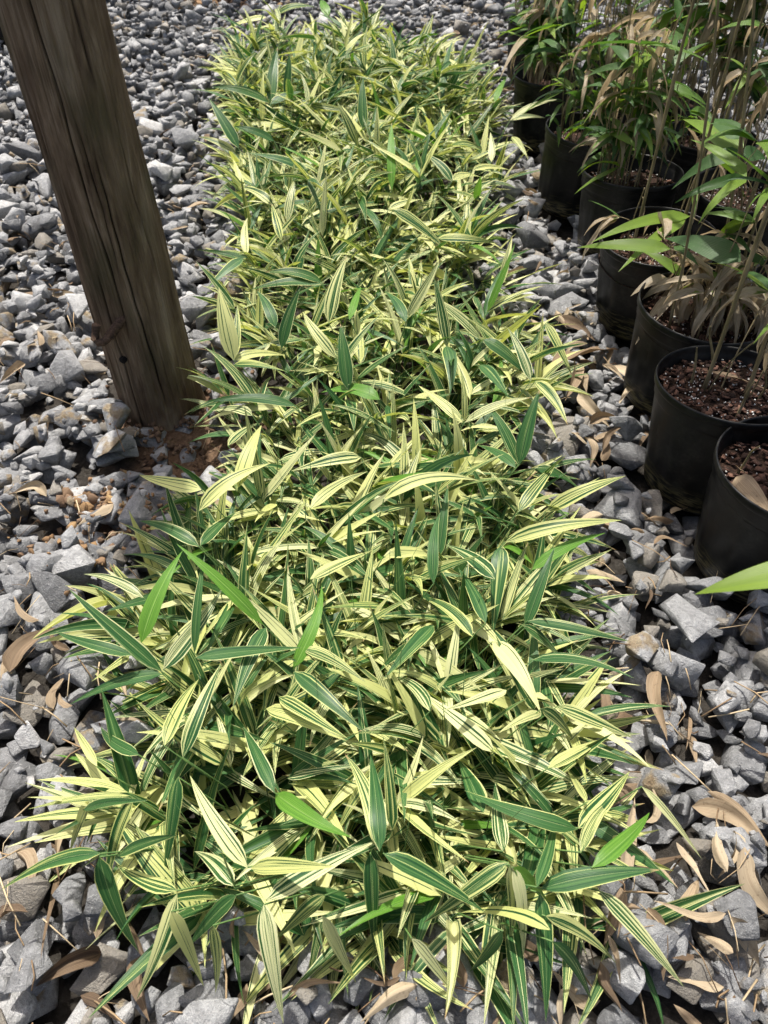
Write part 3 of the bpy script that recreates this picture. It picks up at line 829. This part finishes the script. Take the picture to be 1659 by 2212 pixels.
# ------------------------------------------------------------------ wooden post with a rusty hook
def build_post(name, base, R, Ht, lean, seed, label, hook):
    r = np.random.default_rng(seed)
    root = empty(name, (base[0], base[1], 0)); tag(root, label, 'post')
    na, nz = 440, 190
    th = np.linspace(0, 2*np.pi, na, endpoint=False); zz = np.concatenate([np.linspace(-.12, 1.15, 170), np.linspace(1.17, Ht, nz-170)])
    TH, Z = np.meshgrid(th, zz, indexing='ij')
    rad = R*(1 - .09*Z) + .003*np.sin(TH*2+1) + .0022*np.sin(TH*5+Z*3) + .0016*np.sin(TH*3-Z*9)
    rad += .0035*np.exp(-((Z-.55)/.05)**2)*np.exp(-((np.angle(np.exp(1j*(TH+1.3))))/.5)**2)
    for k in range(46): 
        a = r.uniform(0, 6.283); rad += r.uniform(.0002,.0009)*np.exp(-(np.angle(np.exp(1j*(TH-a-.06*np.sin(Z*r.uniform(1,5)+k))))/r.uniform(.03,.12))**2)*r.choice([-1,1])*np.clip(np.sin(Z*r.uniform(2,6)+r.uniform(0,6))+.4,0,1)
    crack = np.zeros_like(rad)
    for k in range(15):
        a = r.uniform(.2, 2.9) if k > 7 else [-1.95,-1.60,-1.2,-2.35,-.85,-1.42,-2.7,-.5][k]
        z0 = r.uniform(-.1, .9); z1 = z0 + r.uniform(.25, .9)
        if k in (0, 1, 2): z0, z1 = (-.12, .30, .10)[k], (.55, 1.2, .80)[k]
        if k > 2: z1 = z0 + r.uniform(.15, .45)
        wob = .05*np.sin(Z*r.uniform(2,5)+k) + .022*np.sin(Z*r.uniform(9,17)) + .008*np.sin(Z*r.uniform(30,60))
        prof = np.clip((Z-z0)/.08, 0, 1)*np.clip((z1-Z)/.12, 0, 1)
        w = r.uniform(.009, .013) if k > 2 else .017
        c = np.exp(-(np.angle(np.exp(1j*(TH-a-wob)))/w)**2)*prof
        crack = np.maximum(crack, c)
    for (ka, kz, kw, kh) in ((-1.35, .66, .16, .045), (-1.95, .30, .10, .030), (-.9, .92, .12, .04)):
        dk = np.sqrt((np.angle(np.exp(1j*(TH-ka)))/kw)**2 + ((Z-kz)/kh)**2)
        rad += .007*np.exp(-(dk/1.1)**2)
        crack = np.maximum(crack, .42*np.exp(-(dk/.55)**2))
    gr = sum(np.sin(TH*f_+3*np.sin(Z*q_+f_)+q_)*a_ for f_, q_, a_ in ((37,2.1,.0007),(61,3.3,.0006),(93,1.7,.0005),(131,4.1,.0004)))
    rad += gr*(.6+.8*np.sin(Z*7+TH*3)**2)
    rad -= crack*.011
    # ragged foot
    rad += .012*np.clip(.06-Z, 0, .06)/.06*np.sin(TH*4+.6)
    rad = np.where(Z > Ht-.02, rad-.006, rad)
    X = rad*np.cos(TH)+lean[0]*Z; Y = rad*np.sin(TH)+lean[1]*Z
    v = np.stack([X,Y,Z],-1).reshape(-1,3)
    i = np.arange(na)[:,None]*nz; k = ((np.arange(na)+1) % na)[:,None]*nz; j = np.arange(nz-1)[None]
    f = np.stack([i+j, k+j, k+j+1, i+j+1], -1).reshape(-1,4)
    cap = np.array([np.arange(na)*nz+nz-1])
    me = new_mesh('shaft', v, [f, cap], True, tint=crack.ravel())
    link('shaft', me, M['wood'], root)
    if hook:
        bp = root.location
        def onpost(px, py, dr=0.0):
            # nearest point of the shaft seen at that place
            best = None
            for z in np.linspace(.0, .6, 121):
                p = at(px, py, z); d = abs(math.hypot(p[0]-bp[0]-lean[0]*z, p[1]-bp[1]-lean[1]*z)-(R*(1-.09*z)+dr))
                if p[1] < bp[1]+.02 and (best is None or d < best[0]): best = (d, p)
            return best[1]
        a = onpost(262, 693, -.004); b = onpost(231, 733, .052); c = onpost(214, 741, .058); d = onpost(205, 733, .056); e = onpost(208, 703, .050)
        pts = np.array([a-(b-a)*.5, a, a*.5+b*.5, b, (b+c)/2+np.array([0,0,-.003]), c, d, e]) - np.array(bp)
        J = Join()
        v, fs, _ = tube(pts, [.011,.011,.0105,.010,.010,.010,.010,.011], 10); J.add(v, fs)
        for q in np.linspace(.12, .85, 9):       # worn thread
            c0 = a+(b-a)*q-np.array(bp); dirv = nrm(b-a)
            v, fs, _ = tube(np.array([c0-dirv*.0012, c0+dirv*.0012]), [.0128,.0128], 10); J.add(v, fs)
        hk = link('hook', J.mesh('hook'), M['rust'], root); hk['label'] = 'rusty bent iron hook low on the post'
        p0 = onpost(266, 777, 0); nrv = nrm(np.array([p0[0]-bp[0], p0[1]-bp[1], 0]))
        pts = np.array([p0-nrv*.012, p0+nrv*.004])-np.array(bp)
        v, fs, _ = tube(pts, [.009,.010], 9)
        J = Join(); J.add(v, fs)
        link('knot_hole', J.mesh('knot_hole'), mat_simple('rotted_hole', [(.3,(.004,.003,.003)),(.7,(.010,.007,.006))], (90,90,90), 1.0), root)
    return root
build_post('wooden_post', POST, POST_R, 2.3, (-.018, .0), 5, 'thick cracked brown wooden post standing in the gravel', True)
build_post('wooden_post', POST2, .10, 2.4, (0, 0), 11, 'far wooden post whose foot shows in reddish soil at the top edge', False)

# ------------------------------------------------------------------ potted bamboo
def pot_profile(R, hgt):
    rb = R*.80
    out = [(rb*.55, .004), (rb-.008, 0), (rb, .010), (rb+.003, .03)]
    for z in np.linspace(.05, hgt-.055, 8): out.append((rb + (R*.945-rb)*(z/(hgt-.05)), z))
    out += [(R*.952, hgt-.050), (R*.962, hgt-.046), (R*.966, hgt-.024), (R*.972, hgt-.020)]
    return out
def rim_profile(R, hgt):
    return [(R*.972, hgt-.0205), (R*.996, hgt-.018), (R, hgt-.012), (R, hgt-.004), (R*.994, hgt), (R*.978, hgt+.0005), (R*.970, hgt-.003), (R*.962, hgt-.012),
            (R*.955, hgt-.022), (R*.948, hgt-.024), (R*.944, hgt-.045), (R*.936, hgt-.047), (R*.932, hgt-.07), (R*.90, hgt-.13)]
def ribs(th, z, hgt):
    s = np.clip((np.cos(th*10)-.55)/.2, 0, 1)
    return .0045*s*np.clip((z-.02)/.03, 0, 1)*np.clip((hgt-.075-z)/.03, 0, 1)

CHIP = []
for q in range(6):
    r = np.random.default_rng(q+40)
    b = np.array([[-1,-1,-1],[1,-1,-1],[1,1,-1],[-1,1,-1],[-1,-1,1],[1,-1,1],[1,1,1],[-1,1,1]], float)*np.array([1,.6,.18])*r.uniform(.7,1.15,(8,3))
    CHIP.append(b)
CHIPF = np.array([[0,3,2,1],[4,5,6,7],[0,1,5,4],[1,2,6,5],[2,3,7,6],[3,0,4,7]])
def rot3(r):
    q = Quaternion(nrm(r.normal(size=3)), r.uniform(0, 6.283)); return np.array(q.to_matrix())

def cane_line(base, h, lean, r, S=9):
    t = np.linspace(0, 1, S)[:,None]
    b = np.array([lean[0], lean[1], 0])
    p = base + t*np.array([0,0,h]) + t**1.6*b + .012*t*np.sin(t*7+r.uniform(0,6))*np.array([r.normal(), r.normal(), 0])
    return p

def build_potted(key, c, R, tilt, label, canes, soil_drop=.045, bark=220, perl=120, fullpot=True):
    """canes: list of dicts(n, h, lean, leaves, dry, Ls, lo)"""
    r = np.random.default_rng(abs(hash(key)) % 9999 if False else sum(ord(ch)*7 for ch in key))
    root = empty('potted_bamboo', (c[0], c[1], POT_Z)); tag(root, label, 'potted plant', 'black pots of bamboo along the row')
    hgt = POT_H
    Rt = np.array((Quaternion((1,0,0), math.radians(tilt[0])) @ Quaternion((0,1,0), math.radians(tilt[1]))).to_matrix())
    v, f = lathe(pot_profile(R, hgt), 80, lambda th, z: ribs(th, z, hgt))
    pot = link('pot', new_mesh('pot', v@Rt.T, f), M['plastic'], root)
    v, f = lathe(rim_profile(R, hgt), 80)
    link('rim', new_mesh('rim', v@Rt.T, f), M['plastic'], pot)
    zs = hgt - soil_drop
    rs = R*.945
    nr, na = 10, 40
    rr = np.linspace(0, 1, nr)[:,None]*rs; aa = np.linspace(0, 2*np.pi, na, endpoint=False)[None]
    zz = zs + .006*np.sin(rr*60+aa*2)*np.cos(aa*3+rr*40) + .008*(1-(rr/rs)**2) - .003
    v = np.stack([rr*np.cos(aa), rr*np.sin(aa), zz], -1).reshape(-1,3)
    i = np.arange(nr-1)[:,None]*na; j = np.arange(na)[None]; k = (j+1) % na
    f = np.stack([i+j, i+j+na, i+k+na, i+k], -1).reshape(-1,4)
    soil = link('soil', new_mesh('soil', v@Rt.T, f), M['soil'], root)
    def spot(n, m): 
        a = r.uniform(0, 6.283, n); q = np.sqrt(r.random(n))*rs*m
        return np.stack([q*np.cos(a), q*np.sin(a), np.full(n, zs+.009)], 1)
    J = Join()
    for p in spot(bark, .96):
        s = r.uniform(.004, .010)
        q = np.array((Quaternion((0,0,1), r.uniform(0,6.28)) @ Quaternion((1,0,0), r.normal(0,.35)) @ Quaternion((0,1,0), r.normal(0,.35))).to_matrix())
        J.add(((CHIP[r.integers(6)]*s)@q.T + p + [0,0,r.uniform(-.004,.004)])@Rt.T, CHIPF, tint=r.random())
    o = link('bark_chips', J.mesh('bark_chips', False), M['bark'], soil); tag(o, kind='stuff')
    J = Join()
    for p in spot(perl, .94):
        s = r.uniform(.0014, .0032); pv, pf = PROTO0[r.integers(len(PROTO0))]
        J.add((pv*s + p + [0,0,r.uniform(0,.004)])@Rt.T, pf, tint=r.random())
    o = link('perlite', J.mesh('perlite', False), M['perlite'], soil); tag(o, kind='stuff')
    # canes with their leaves
    for cs in canes:
        for _ in range(cs['n']):
            a = r.uniform(0, 6.283); q = math.sqrt(r.random())*rs*cs.get('spread', .75)
            bx = cs.get('at')
            b0 = (np.array([q*math.cos(a), q*math.sin(a), zs]) if bx is None else np.array([bx[0], bx[1], zs]))@Rt.T
            h = r.uniform(*cs['h']); ln = np.array(cs.get('lean', (0,0)))*r.uniform(.6,1.3) + r.normal(0, cs.get('jit', .07), 2)*h
            line = cane_line(b0, h, ln, r)
            rad0 = cs.get('r', .0030)*r.uniform(.8,1.25)
            J = Join()
            # nodes: a slight swelling at each joint
            S = 26; t = np.linspace(0, 1, S); pl = np.stack([np.interp(t, np.linspace(0,1,len(line)), line[:,k_]) for k_ in range(3)], 1)
            nd = np.abs(((t*h/.075) % 1)-.5) > .40
            v, fs, uv = tube(pl, rad0*(1-.55*t)*(1+.28*nd), 6); J.add(v, fs, uv)
            leaves = []
            nl = int(round(cs['leaves']*r.uniform(.75, 1.25)))
            lo = cs.get('lo', .35)
            while len(leaves) < nl:
                tb = r.uniform(lo, 1.0)**.8
                p = np.array([np.interp(tb, t, pl[:,k_]) for k_ in range(3)])
                az = r.uniform(0, 6.283); bl_ = r.uniform(.015, .09)*(1.25-tb)
                el = r.uniform(.2, 1.0)
                e = p + bl_*np.array([math.cos(az)*math.cos(el), math.sin(az)*math.cos(el), math.sin(el)])
                v, fs, uv = tube(np.array([p, p*.5+e*.5+[0,0,.002], e]), [.0014,.0011,.0007], 4); J.add(v, fs, uv)
                for g_ in range(int(r.integers(2, 5))):
                    leaves.append((e, az + r.normal(0, .75), r.normal(.15, .4)))
            cn = link('cane', J.mesh('cane'), M['cane'], root)
            if leaves:
                nL = len(leaves)
                B = np.array([l[0] for l in leaves]); az = np.array([l[1] for l in leaves]); el = np.array([l[2] for l in leaves])
                L = r.uniform(*cs.get('Ls', (.10,.19)), nL); W = L*r.uniform(.14, .22, nL)
                drk = r.random(nL) < cs.get('dry', .15)
                dryv = np.where(drk, r.uniform(.75, 1.1, nL), r.choice([-.2, .02, .10, .22], nL, p=[.5,.2,.2,.1]))
                dr = np.where(drk, r.uniform(.9, 2.2, nL), r.uniform(.3, 1.2, nL))
                el = np.where(drk, el-.5, el)
                Cc = arc_lines(B, az, el, dr, L, 7, r.normal(0, .3, nL)*(1+drk))
                V, F, UV, UV2 = leaf_batch(Cc, W*np.where(drk, .8, 1), side_hint(az, r.normal(0, .45, nL)), np.where(drk, r.uniform(.3, 1.2, nL), r.uniform(.0, .3, nL)),
                                           np.where(drk, .35, .08), r.random(nL), dryv)
                for q_ in range(nL):
                    link('leaf', new_mesh('leaf', V[q_], F, True, UV, UV2[q_]), M['pleaf'], cn)
    return root

TALL = lambda n, leaves=16, **k: {**dict(n=n, h=(1.15,1.7), leaves=leaves, lo=.62, r=.0042, Ls=(.15,.25), dry=.12), **k}
BUSH = lambda n, leaves=9, **k: dict(n=n, h=(.18,.42), leaves=leaves, lo=.25, r=.0022, Ls=(.10,.18), **k)
STUB = lambda n: dict(n=n, h=(.05,.16), leaves=0, r=.0034, jit=.12)
pots = {}
pots['front'] = build_potted('front', pot_xy['front'], .178, (0,0), 'black pot of bark at the right edge, nearest of the pots, big dry leaf inside',
    [dict(TALL(2, 22), at=(.10,.02), lean=(.0,-.05)), STUB(2)], .05, 340, 70)
pots['bark'] = build_potted('bark', pot_xy['bark'], .176, (-4,0), 'black pot with reddish bark and white perlite, mud line round its foot',
    [dict(TALL(1, 30), at=(-.055,.02), lean=(.02,.05), jit=.01, lo=.72, h=(1.5,1.7)), dict(TALL(2, 30), at=(.03,-.02), lean=(-.16,.05), lo=.72, h=(1.4,1.7)), dict(n=4, h=(.25,.5), leaves=1, r=.002, jit=.28, spread=.3), STUB(4)], .040, 420, 230)
pots['drooping'] = build_potted('drooping', pot_xy['drooping'], .176, (2,2), 'black pot heaped with drooping dry tan bamboo leaves',
    [dict(n=12, h=(.08,.22), leaves=9, lo=.3, dry=.92, r=.002, Ls=(.10,.18), jit=.3), dict(TALL(3, 28), lean=(-.18,.0), lo=.74, h=(1.4,1.75)), dict(n=6, h=(.3,.6), leaves=1, r=.0018, jit=.3)], .055, 160, 120)
pots['stub'] = build_potted('stub', pot_xy['stub'], .176, (4,-3), 'black pot with inner rings showing, cut cane stubs and speckled soil',
    [STUB(8), dict(TALL(3, 22), lean=(-.05,.0), lo=.72, h=(1.3,1.7)), dict(n=3, h=(.2,.4), leaves=2, r=.0022, jit=.1, dry=.6)], .085, 150, 260)
pots['ribbed'] = build_potted('ribbed', pot_xy['ribbed'], .174, (-2,0), 'black pot crowded with short green bamboo shoots, behind the stubble pot',
    [dict(n=9, h=(.3,.85), leaves=2, r=.0021, jit=.14, dry=.85, lo=.4, Ls=(.10,.18)), BUSH(14, 6, dry=.22), dict(n=5, h=(.3,.55), leaves=6, lo=.5, r=.0026, Ls=(.15,.24), dry=.3)], .06, 120, 120)
pots['lean'] = build_potted('lean', pot_xy['lean'], .176, (2,5), 'black pot leaning left with dark soil and thin leafy bamboo',
    [dict(n=9, h=(.3,.85), leaves=2, r=.0021, jit=.14, dry=.85, lo=.4, Ls=(.10,.18)), BUSH(15, 6, dry=.06), dict(n=5, h=(.35,.6), leaves=7, lo=.45, r=.0024, Ls=(.12,.20), dry=.2)], .065, 120, 160)
pots['fifth'] = build_potted('fifth', pot_xy['fifth'], .176, (0,0), 'black pot of leafy bamboo with pale bleached leaves over its rim',
    [dict(n=9, h=(.3,.85), leaves=2, r=.0021, jit=.14, dry=.85, lo=.4, Ls=(.10,.18)), BUSH(16, 8, dry=.28), dict(n=6, h=(.4,.7), leaves=9, lo=.35, r=.0024, Ls=(.13,.22), dry=.3)], .07, 90, 60)
pots['sixth'] = build_potted('sixth', pot_xy['sixth'], .176, (0,0), 'farthest leafy black pot of the inner row, beside the leaf litter',
    [dict(n=9, h=(.3,.85), leaves=2, r=.0021, jit=.14, dry=.85, lo=.4, Ls=(.10,.18)), BUSH(12, 9, dry=.1), dict(n=5, h=(.4,.8), leaves=9, lo=.3, r=.0024, Ls=(.10,.18), dry=.15)], .07, 60, 40)
pots['back_a'] = build_potted('back_a', pot_xy['back_a'], .176, (0,0), 'black pot cut off by the right edge beside the drooping dry pot',
    [dict(n=9, h=(.3,.85), leaves=2, r=.0021, jit=.14, dry=.85, lo=.4, Ls=(.10,.18)), TALL(3, 12), dict(n=6, h=(.3,.7), leaves=6, lo=.4, r=.0022, jit=.12, dry=.35)], .06, 120, 120)
pots['back_b'] = build_potted('back_b', pot_xy['back_b'], .176, (2,0), 'outer black pot with pale shiny rim and perlite soil behind tan canes',
    [dict(n=9, h=(.3,.85), leaves=2, r=.0021, jit=.14, dry=.85, lo=.4, Ls=(.10,.18)), TALL(3, 12), dict(n=7, h=(.35,.9), leaves=6, lo=.35, r=.0026, jit=.08, dry=.45), STUB(4)], .06, 120, 260)
pots['back_c'] = build_potted('back_c', pot_xy['back_c'], .176, (0,0), 'outer black pot of tall bamboo canes with broad bent leaves',
    [dict(n=14, h=(.5,1.3), leaves=14, lo=.25, r=.0030, jit=.07, dry=.3, Ls=(.15,.24)), BUSH(4, 5, dry=.3)], .06, 90, 150)
pots['back_d'] = build_potted('back_d', pot_xy['back_d'], .176, (0,0), 'outer black pot packed with a dense sheaf of tan canes',
    [dict(n=26, h=(.5,1.2), leaves=7, lo=.25, r=.0028, jit=.05, dry=.4, Ls=(.13,.23), spread=.6), BUSH(5, 6, dry=.3)], .06, 60, 60)
pots['back_e'] = build_potted('back_e', pot_xy['back_e'], .176, (0,0), 'outer black pot of bamboo farthest up the rows, canes leaving the frame',
    [dict(n=16, h=(.5,1.1), leaves=10, lo=.25, r=.0026, jit=.06, dry=.35, Ls=(.10,.18)), BUSH(5, 6, dry=.2)], .06, 40, 40)
build_potted('behind_post', FARPOTS['behind_post'][0], .20, (0,0), 'black pot half hidden behind the thick wooden post', [BUSH(6, 6)], .05, 20, 10)
build_potted('top_edge', FARPOTS['top_edge'][0], .176, (0,0), 'lone black pot base at the top edge beyond the leaf litter', [BUSH(6, 6)], .05, 20, 10)

# leaves and twigs of single plants that stand out: (plant, base px, base z, tip px, tip z, width px, dryness, stem start px+z)
def single(root, rows, stemrows):
    loc = np.array(root.location)
    J = Join()
    for pts, rad in stemrows:
        P = np.array([at(*q) for q in pts]) - loc
        t = np.linspace(0, 1, 16); tt = np.linspace(0, 1, len(P))
        pl = np.stack([np.interp(t, tt, P[:,k]) for k in range(3)], 1)
        v, fs, uv = tube(pl, rad*(1-.4*t), 6); J.add(v, fs, uv)
    cn = link('cane', J.mesh('cane'), M['cane'], root)
    for (b, tp, wpx, dry, bow, *sh) in rows:
        B, T = at(*b), at(*tp); L = np.linalg.norm(T-B)
        t = np.linspace(0, 1, 13)[:,None]
        Cc = (B + (T-B)*t + np.array([0,0,1])*L*bow*4*t*(1-t) - loc)[None]
        view = nrm(np.array([0,0,CAM_H])-(B+T)/2)
        face = nrm(np.array([0,0,1.0])*.6 + view*.7)
        V, F, UV, UV2 = leaf_batch(Cc, np.array([wpx/FPX*depth_of((B+T)/2)]), np.cross(nrm(T-B), face)[None], np.array([.12]), np.array([.03]),
                                   np.array([(int(rng.integers(0,28)) + (sh[0] if sh else rng.random()))/29.3]), np.array([dry]), nc=6)
        link('leaf', new_mesh('leaf', V[0], F, True, UV, UV2[0]), M['pleaf'], cn)
# the blurred leaf poking in from the right, on a cane of the nearest pot
single(pots['front'], [((1790,1222,.80), (1500,1284,.76), 66, .13, .04, .97)], [([(1790,1000,.30), (1840,1100,.60), (1790,1222,.80)], .004)])
single(pots['stub'], [((1490,467,.50), (1275,525,.50), 30, .12, .06, .9), ((1480,475,.50), (1335,588,.46), 26, .12, .05, .88), ((1448,538,.50), (1246,535,.48), 31, .12, .04, .86),
                      ((1600,565,.52), (1435,515,.50), 54, .05, .06, .2)],
       [([(1500,560,.28), (1659,560,.40), (1490,467,.50)], .002), ([(1510,575,.28), (1620,600,.42), (1448,538,.50)], .002), ([(1560,600,.28), (1630,600,.45), (1600,565,.52)], .002)])
single(pots['back_b'], [((1602,333,.62), (1475,258,.62), 46, .13, .05, .85), ((1604,336,.62), (1450,410,.52), 34, .0, .16, .3), ((1604,300,.66), (1525,258,.66), 40, -.2, .05, .35), ((1606,335,.62), (1655,345,.60), 36, -.2, .1, .2)],
       [([(1600,500,.28), (1603,400,.52), (1603,290,.68)], .0035)])
single(pots['fifth'], [((1150,78,.50), (1078,175,.42), 15, .95, .12), ((1155,80,.50), (1130,172,.38), 22, .3, .05), ((1165,80,.50), (1200,125,.42), 20, .9, .08), ((1125,95,.45),(1095,135,.38),18,.9,.1)],
       [([(1180,150,.28), (1172,110,.40), (1158,78,.50)], .002)])
single(pots['drooping'], [((1450,640,.34), (1372,745,.25), 26, .95, .10), ((1440,600,.36), (1362,640,.33), 24, .95, .12), ((1460,615,.36), (1385,650,.31), 28, .95, .2), ((1480,650,.34), (1455,745,.25), 34, .95, .08)], 
       [([(1480,700,.27), (1470,650,.32), (1450,610,.36)], .002)])

# ------------------------------------------------------------------ loose dry leaves, straw, crumbs of soil
def dry_leaf_mesh(name, B, T, width, bow, fold, curl, seedv, org):
    L = np.linalg.norm(T-B); t = np.linspace(0, 1, 12)[:,None]
    lat = nrm(np.cross(T-B, [0,0,1]))
    C = B + (T-B)*t + np.array([0,0,1])*L*bow*4*t*(1-t) + lat*L*curl*np.sin(t*4.2) - org
    tw = seedv*11
    sdv = lat*math.cos(.7*math.sin(tw)) + np.array([0,0,1])*math.sin(.7*math.sin(tw))
    V, F, UV, UV2 = leaf_batch(C[None], np.array([width]), sdv[None], np.array([fold]), np.array([.18]), np.array([seedv]), np.array([.5]), nc=6)
    return new_mesh(name, V[0], F, True, UV, UV2[0])
def ground_pt(px, py, lift=.006):
    p = at(px, py, .06)
    for _ in range(3): p = at(px, py, hm_at(p[0], p[1], .015, .85)+lift)
    return p
DRY = [((20,1452),(112,1352),40,'tan dry leaf lying on gravel left of the long green leaves'),
 ((1190,790),(1342,760),56,'broad tan dry leaf on gravel touching the pot heaped with dry leaves'),
 ((1205,688),(1288,735),24,'pale bent dry leaf strip above the broad tan one'),
 ((1240,782),(1226,868),30,'pale dry leaf pointing down beneath the broad tan leaf'),
 ((1320,790),(1362,880),24,'narrow dry leaf leaning beside the foot of the dry leaf pot'),
 ((1250,850),(1315,925),26,'brown dry leaf slanting across stones right of the bed'),
 ((1262,945),(1282,1010),22,'small rolled dry leaf among stones below the slanting brown leaf'),
 ((1422,1450),(1428,1600),30,'pointed golden dry leaf standing out on dark stones'),
 ((1495,1742),(1662,1818),40,'long tan dry leaf strip lying near the right edge'),
 ((1608,1830),(1668,2010),46,'broad pale dry leaf strip running off the lower right edge'),
 ((1462,1820),(1530,1935),30,'curled brown dry leaf under the heart shaped stone'),
 ((1400,1960),(1440,2120),34,'rumpled brown dry leaf below the rightmost bamboo leaves'),
 ((1580,1980),(1640,2090),40,'brown torn dry leaf beside dark stones at lower right'),
 ((128,1885),(93,2070),14,'thin orange brown dry leaf hanging between stones at lower left'),
 ((0,1985),(62,1965),34,'broken tan leaf scrap at the lower left edge'),
 ((610,2060),(560,2160),30,'crumpled tan leaf beneath the bottom bamboo leaves'),
 ((850,2120),(920,2060),40,'large shaded dry leaf under the front clump'),
 ((400,450),(486,440),26,'golden dry leaf on gravel just right of the post'),
 ((1375,895),(1392,985),22,'curled tan leaf against the foot of the bark pot'),
 ((1150,690),(1170,740),20,'dry leaf at the edge of the bed left of the broad tan one'),
 ((1495,1590),(1500,1660),20,'dry narrow leaf below the pointed golden one')]
for (b, t, w, lab) in DRY:
    B, T = ground_pt(*b), ground_pt(*t)
    me = dry_leaf_mesh('dried_leaf', B, T, w/FPX*depth_of((B+T)/2), rng.uniform(.03,.12), rng.uniform(.15,.9), rng.normal(0,.08), rng.random(), B)
    o = link('dried_leaf', me, M['dry']); o.location = tuple(B); tag(o, lab, 'dry leaf')
# the big dry leaf in the nearest pot and the one in the bark pot
for key, b, t, w, lab in (('front', (1590,1030), (1672,1130), 46, 'large pale dry leaf lying on bark inside the nearest pot'),
                          ('bark', (1520,800), (1665,848), 26, 'pale dry leaf strip lying on the reddish bark'),
                          ('front', (1588,1005), (1625,1040), 13, 'small twisted dry leaf on bark above the large pale one')):
    zt = POT_Z + POT_H - .028
    B, T = at(*b, zt), at(*t, zt)
    me = dry_leaf_mesh('dried_leaf', B, T, w/FPX*depth_of((B+T)/2), .05, .25, .02, rng.uniform(.6,.95), B)
    o = link('dried_leaf', me, M['dry']); o.location = tuple(B); tag(o, lab, 'dry leaf')
# small alike ones
LEAFZONES = [((1260,1330),(700,1000),16),((1240,1480),(1080,1300),10),((1290,1650),(1500,2200),24),((300,1500),(2020,2200),16),((0,260),(1650,2200),8),
             ((0,420),(1000,1650),16),((350,480),(60,760),22),((0,250),(380,820),14),((960,1110),(30,260),36),((1080,1260),(420,700),16)]
k = 0
ZLAB = ['in the gap between bed and pots', 'on dark stones below the nearest pot', 'on gravel at the lower right', 'in front of the nearest bamboo clump', 'on gravel at the lower left', 'on gravel left of the soil patch', 'on gravel right of the thick post', 'on gravel left of the thick post', 'in the litter patch beyond the pots', 'in shade beside the pots']
for ((xa, xb), (ya, yb), n_), zl in zip(LEAFZONES, ZLAB):
    for _ in range(n_):
        p = ground_pt(rng.uniform(xa, xb), rng.uniform(ya, yb), .006)
        if in_bed(p[0], p[1], .06) or blocked(p[0], p[1], .02): continue
        big = zl in ('on gravel at the lower right', 'in the gap between bed and pots') and rng.random() < .22
        L = rng.uniform(.09, .17) if big else rng.uniform(.035, .10); az = rng.uniform(0, 6.283)
        T = p + L*np.array([math.cos(az), math.sin(az), 0]); T[2] = hm_at(T[0], T[1], .015, .8)+.006 if GX0+.1 < T[0] < GX1-.1 else p[2]
        T[2] = np.clip(T[2], p[2]-.02, p[2]+.02)
        me = dry_leaf_mesh('dried_leaf', p, T, L*(rng.uniform(.10,.19) if big else rng.uniform(.10,.34)), rng.uniform(.02,.08 if big else .16), rng.uniform(.1,.5 if big else 1.4)*rng.choice([-1,1]), rng.normal(0,.09), rng.random(), p)
        o = link('dried_leaf', me, M['dry']); o.location = tuple(p)
        tag(o, 'curled tan leaf scrap ' + zl, 'dry leaf', 'small leaf scraps ' + zl); k += 1
print('small dry leaves', k)
J = Join()
for _ in range(900):
    px, py = rng.uniform(-60, 1700), 2260*rng.random()**1.35
    p = ground_pt(px, py, .004)
    if blocked(p[0], p[1], .02) or in_bed(p[0], p[1], .08): continue
    L = rng.uniform(.02, .10); az = rng.uniform(0, 6.283)
    q = p + L*np.array([math.cos(az), math.sin(az), 0]); q[2] = np.clip(hm_at(q[0], q[1], .012, .7)+.003, p[2]-.03, p[2]+.03)
    m_ = (p+q)/2 + np.array([rng.normal(0,.004), rng.normal(0,.004), rng.uniform(0,.008)])
    v, fs, uv = tube(np.array([p, m_, q]), rng.uniform(.0005, .0017), 4); J.add(v, fs, uv, tint=rng.random())
o = link('straw_litter', J.mesh('straw_litter'), M['straw']); tag(o, 'thin dry straw and twig bits strewn over the gravel', 'straw', kind='stuff')
# crumbs of reddish soil at the post and by the far post
J = Join()
def crumbs(c, sx, sy, n, s0, s1, t0, t1):
    for _ in range(n):
        x, y = c[0]+rng.normal(0, sx), c[1]+rng.normal(0, sy)
        if (x-POST[0])**2+(y-POST[1])**2 < (POST_R+.004)**2: continue
        s = rng.uniform(s0, s1)*(1 if rng.random() > .1 else 1.7)
        pv, pf = PROTO1[rng.integers(len(PROTO1))]
        z = .016 + hm_at(x, y, .015, .12)*.85
        J.add((pv*s*rng.uniform(.7,1.1,3))@rot3(rng).T + np.array([x, y, z]), pf, tint=rng.uniform(t0, t1))
crumbs(SOILP, .11, .09, 800, .003, .009, .0, .5)
crumbs(at(390, 880), .05, .04, 120, .003, .010, .0, .5)
crumbs(at(500, 900), .07, .06, 200, .003, .010, .1, .6)
crumbs(SOILQ, .09, .08, 260, .003, .012, .3, .95)
crumbs(at(235, 1140), .03, .03, 18, .008, .016, .7, 1.0)
crumbs(SOILR, .30, .18, 420, .010, .040, .3, .85)
o = link('soil_crumbs', J.mesh('soil_crumbs'), M['clod']); tag(o, 'loose reddish brown soil crumbs round the feet of the posts', 'soil', kind='stuff')
print('objects', len(bpy.data.objects))
